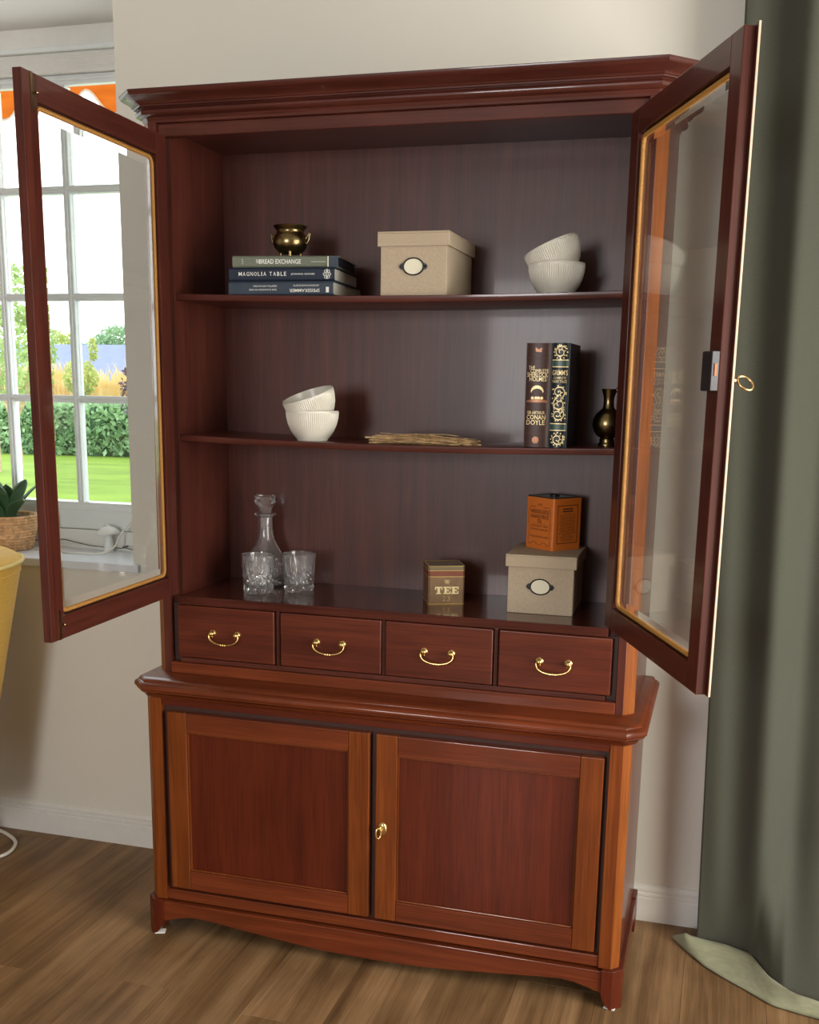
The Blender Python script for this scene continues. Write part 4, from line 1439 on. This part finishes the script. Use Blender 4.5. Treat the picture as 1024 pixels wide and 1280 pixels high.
cord('white_cord', 'white cord curving up from the sill beside the mushroom lamp',
     [(-1.32, 0.60, 0.888), (-1.24, 0.58, 0.888), (-1.17, 0.565, 0.888), (-1.08, 0.585, 0.889), (-1.052, 0.62, 0.905), (-1.045, 0.655, 0.945), (-1.015, 0.672, 0.985), (-0.985, 0.676, 1.03)], 0.0032, 'cord')
cord('grey_cord', 'thin grey cord running along the back of the sill',
     [(-1.40, 0.668, 0.900), (-1.28, 0.668, 0.912), (-1.22, 0.668, 0.905), (-1.16, 0.668, 0.897), (-1.06, 0.668, 0.895), (-1.025, 0.660, 0.905), (-1.045, 0.662, 0.900), (-1.00, 0.668, 0.890), (-0.94, 0.668, 0.888)], 0.0016, 'darkinside')
cord('floor_cord', 'loop of white cord on the floor at the left edge',
     [(-1.60, 0.42, 0.006), (-1.42, 0.425, 0.006), (-1.30, 0.375, 0.006), (-1.255, 0.315, 0.006), (-1.255, 0.255, 0.006), (-1.31, 0.20, 0.006), (-1.45, 0.16, 0.006), (-1.7, 0.18, 0.006)], 0.0055, 'cord')

# ------------------------------------------------------------------ armchair at the left edge
ch = thing('armchair', 'mustard yellow upholstered armchair at the left edge before the window', 'armchair', (-1.532, 0.045, 0))
ch.scale = (1, 1, 0.955)


def chair_ring(z, k_, inner=0.0):
    # rounded back plan, open to the front-left
    out = []
    for i in range(41):
        a = R(-105 + 250 * i / 40)
        rx, ry = 0.43 * k_ - inner, 0.40 * k_ - inner
        ca, sa = cos(a), sin(a)
        e = 0.72
        out.append((rx * math.copysign(abs(ca) ** e, ca), ry * math.copysign(abs(sa) ** e, sa), z))
    return out


def kz(z):
    return 1 - 0.42 * (0.955 - z)


bk = MB()
zs = [0.26, 0.30, 0.40, 0.5, 0.6, 0.7, 0.8, 0.88, 0.95]
rings = [chair_ring(z, kz(z)) + list(reversed(chair_ring(z, kz(z), 0.09))) for z in zs]
top = [(x, y, z + 0.0) for x, y, z in rings[-1]]
rings.append([(x * 0.995, y * 0.995, 0.966) for x, y, z in (chair_ring(0.98, 1.0, 0.012) + list(reversed(chair_ring(0.98, 1.0, 0.078))))])
rings.append([(x, y, 0.976) for x, y, z in (chair_ring(0.98, 1.0, 0.032) + list(reversed(chair_ring(0.98, 1.0, 0.058))))])
bk.loft(rings)
bk.build('backrest', 'yellow', ch, smooth=50)
MB().tube([(x * 1.004, y * 1.004, 0.951) for x, y, z in chair_ring(0.951, kz(0.951))], 0.0055, 8).build('piping', 'piping', ch, smooth=60)
MB().tube([(x * 1.001, y * 1.000, 0.920) for x, y, z in chair_ring(0.92, kz(0.92))], 0.0018, 6).build('seam', 'yellow', ch, smooth=60)
sc_ = []
for (z, k_) in ((0.26, 0.52), (0.30, 0.56), (0.40, 0.58), (0.45, 0.55), (0.465, 0.48)):
    sc_.append([(0.40 * k_ * math.copysign(abs(cos(a)) ** 0.7, cos(a)) * 1.0, 0.40 * k_ * math.copysign(abs(sin(a)) ** 0.7, sin(a)) - 0.03, z) for a in [2 * pi * i / 40 for i in range(40)]])
MB().loft(sc_).build('seat', 'yellow', ch, smooth=50)
for sx in (-1, 1):
    for sy in (-1, 1):
        MB().tube([(sx * 0.15, sy * 0.14, 0.262), (sx * 0.17, sy * 0.16, 0.0)], [0.018, 0.011], 10).build('leg', 'frame_z', ch, smooth=60)

# ------------------------------------------------------------------ curtain
cu = thing('curtain', 'floor length olive curtain with its hem spread on the floor', 'curtain', (1.3, 0.40, 0))


HEM = [(0.60, 0.372), (0.746, 0.352), (0.774, 0.345), (0.840, 0.335), (0.890, 0.318), (0.918, 0.285), (0.946, 0.205), (0.976, 0.145), (1.053, 0.113), (1.15, 0.085), (1.30, 0.06), (2.4, 0.05)]


def hem_y(x):
    for (a, b), (c, d) in zip(HEM, HEM[1:]):
        if x <= c:
            return b + (d - b) * (x - a) / (c - a)
    return HEM[-1][1]


def cfold(s, z):
    x0 = 0.772 - 0.022 * z
    x = x0 + s * (1.25 + 0.05 * z)
    a = 0.030 + 0.012 * min(1, z / 2.4)
    ph = 2 * pi * (s * 5.1 + 0.10 * sin(7 * s)) + 0.25 * sin(1.3 * z)
    y = 0.335 + a * sin(ph + 0.9) * min(1, s * 9 + 0.15) + 0.012 * sin(2 * ph + 2.0 + 0.6 * z)
    fl = max(0.0, 1 - z / 0.32) ** 1.8
    y = y * (1 - fl) + (hem_y(x) + 0.008 + 0.004 * sin(ph)) * fl
    zz = z + 0.012
    return x, y, zz


cm = MB()


def cf(u, v):
    z = 2.56 * v ** 1.35
    x, y, zz = cfold(u, z)
    return (x - 1.3, y - 0.40, zz)


cm.grid(cf, 220, 70)
cm.build('cloth', 'curtain', cu, smooth=80, solid=0.003)
# light reverse of the cloth turned forward at the floor
lo_ = [(0.712, 0.377), (0.732, 0.345), (0.753, 0.313), (0.794, 0.257), (0.840, 0.215), (0.889, 0.176), (0.953, 0.121), (1.014, 0.104), (1.055, 0.096), (1.15, 0.068), (1.27, 0.045)]
hi_ = [(0.715, 0.383), (0.735, 0.362), (0.756, 0.350), (0.800, 0.340), (0.845, 0.332), (0.905, 0.303), (0.945, 0.205), (1.000, 0.138), (1.053, 0.115), (1.15, 0.086), (1.27, 0.060)]
fm = MB()


def ff(u, v):
    p = u * (len(lo_) - 1)
    i = min(int(p), len(lo_) - 2)
    w_ = p - i
    a = (lo_[i][0] * (1 - w_) + lo_[i + 1][0] * w_, lo_[i][1] * (1 - w_) + lo_[i + 1][1] * w_)
    b = (hi_[i][0] * (1 - w_) + hi_[i + 1][0] * w_, hi_[i][1] * (1 - w_) + hi_[i + 1][1] * w_)
    z = 0.004 + (0.026 * sin(pi * v * 0.5) + 0.014 * sin(pi * v) * sin(9 * u + 1)) * min(1, 6 * u + 0.1)
    return (a[0] * (1 - v) + b[0] * v - 1.3, a[1] * (1 - v) + b[1] * v - 0.40, z)


fm.grid(ff, 54, 10)
tag(fm.build('turned_hem', 'lining', cu, smooth=80, solid=0.003), 'pale sage reverse of the hem folded onto the floor')

# ------------------------------------------------------------------ white pads under the cabinet feet
for lb, (x, y) in (('white felt pad under the left front foot of the cabinet', (-0.580, 0.004)), ('white felt pad under the right front foot of the cabinet', (0.588, 0.004))):
    o = MB().box(-0.013, 0.013, -0.011, 0.011, 0, 0.0025).build('felt_pad', 'shim', loc=(x, y, 0.0001), rot=(0, 0, R(20 if x < 0 else -14)), bevel=0.0006)
    tag(o, lb, 'pad', 'felt pads under the cabinet')

for _o in bpy.data.objects:
    if _o.name.split('.')[0] in ('lettering', 'number', 'spine_ornament', 'spine_band', 'frame_line'):
        _o['kind'] = 'stuff'
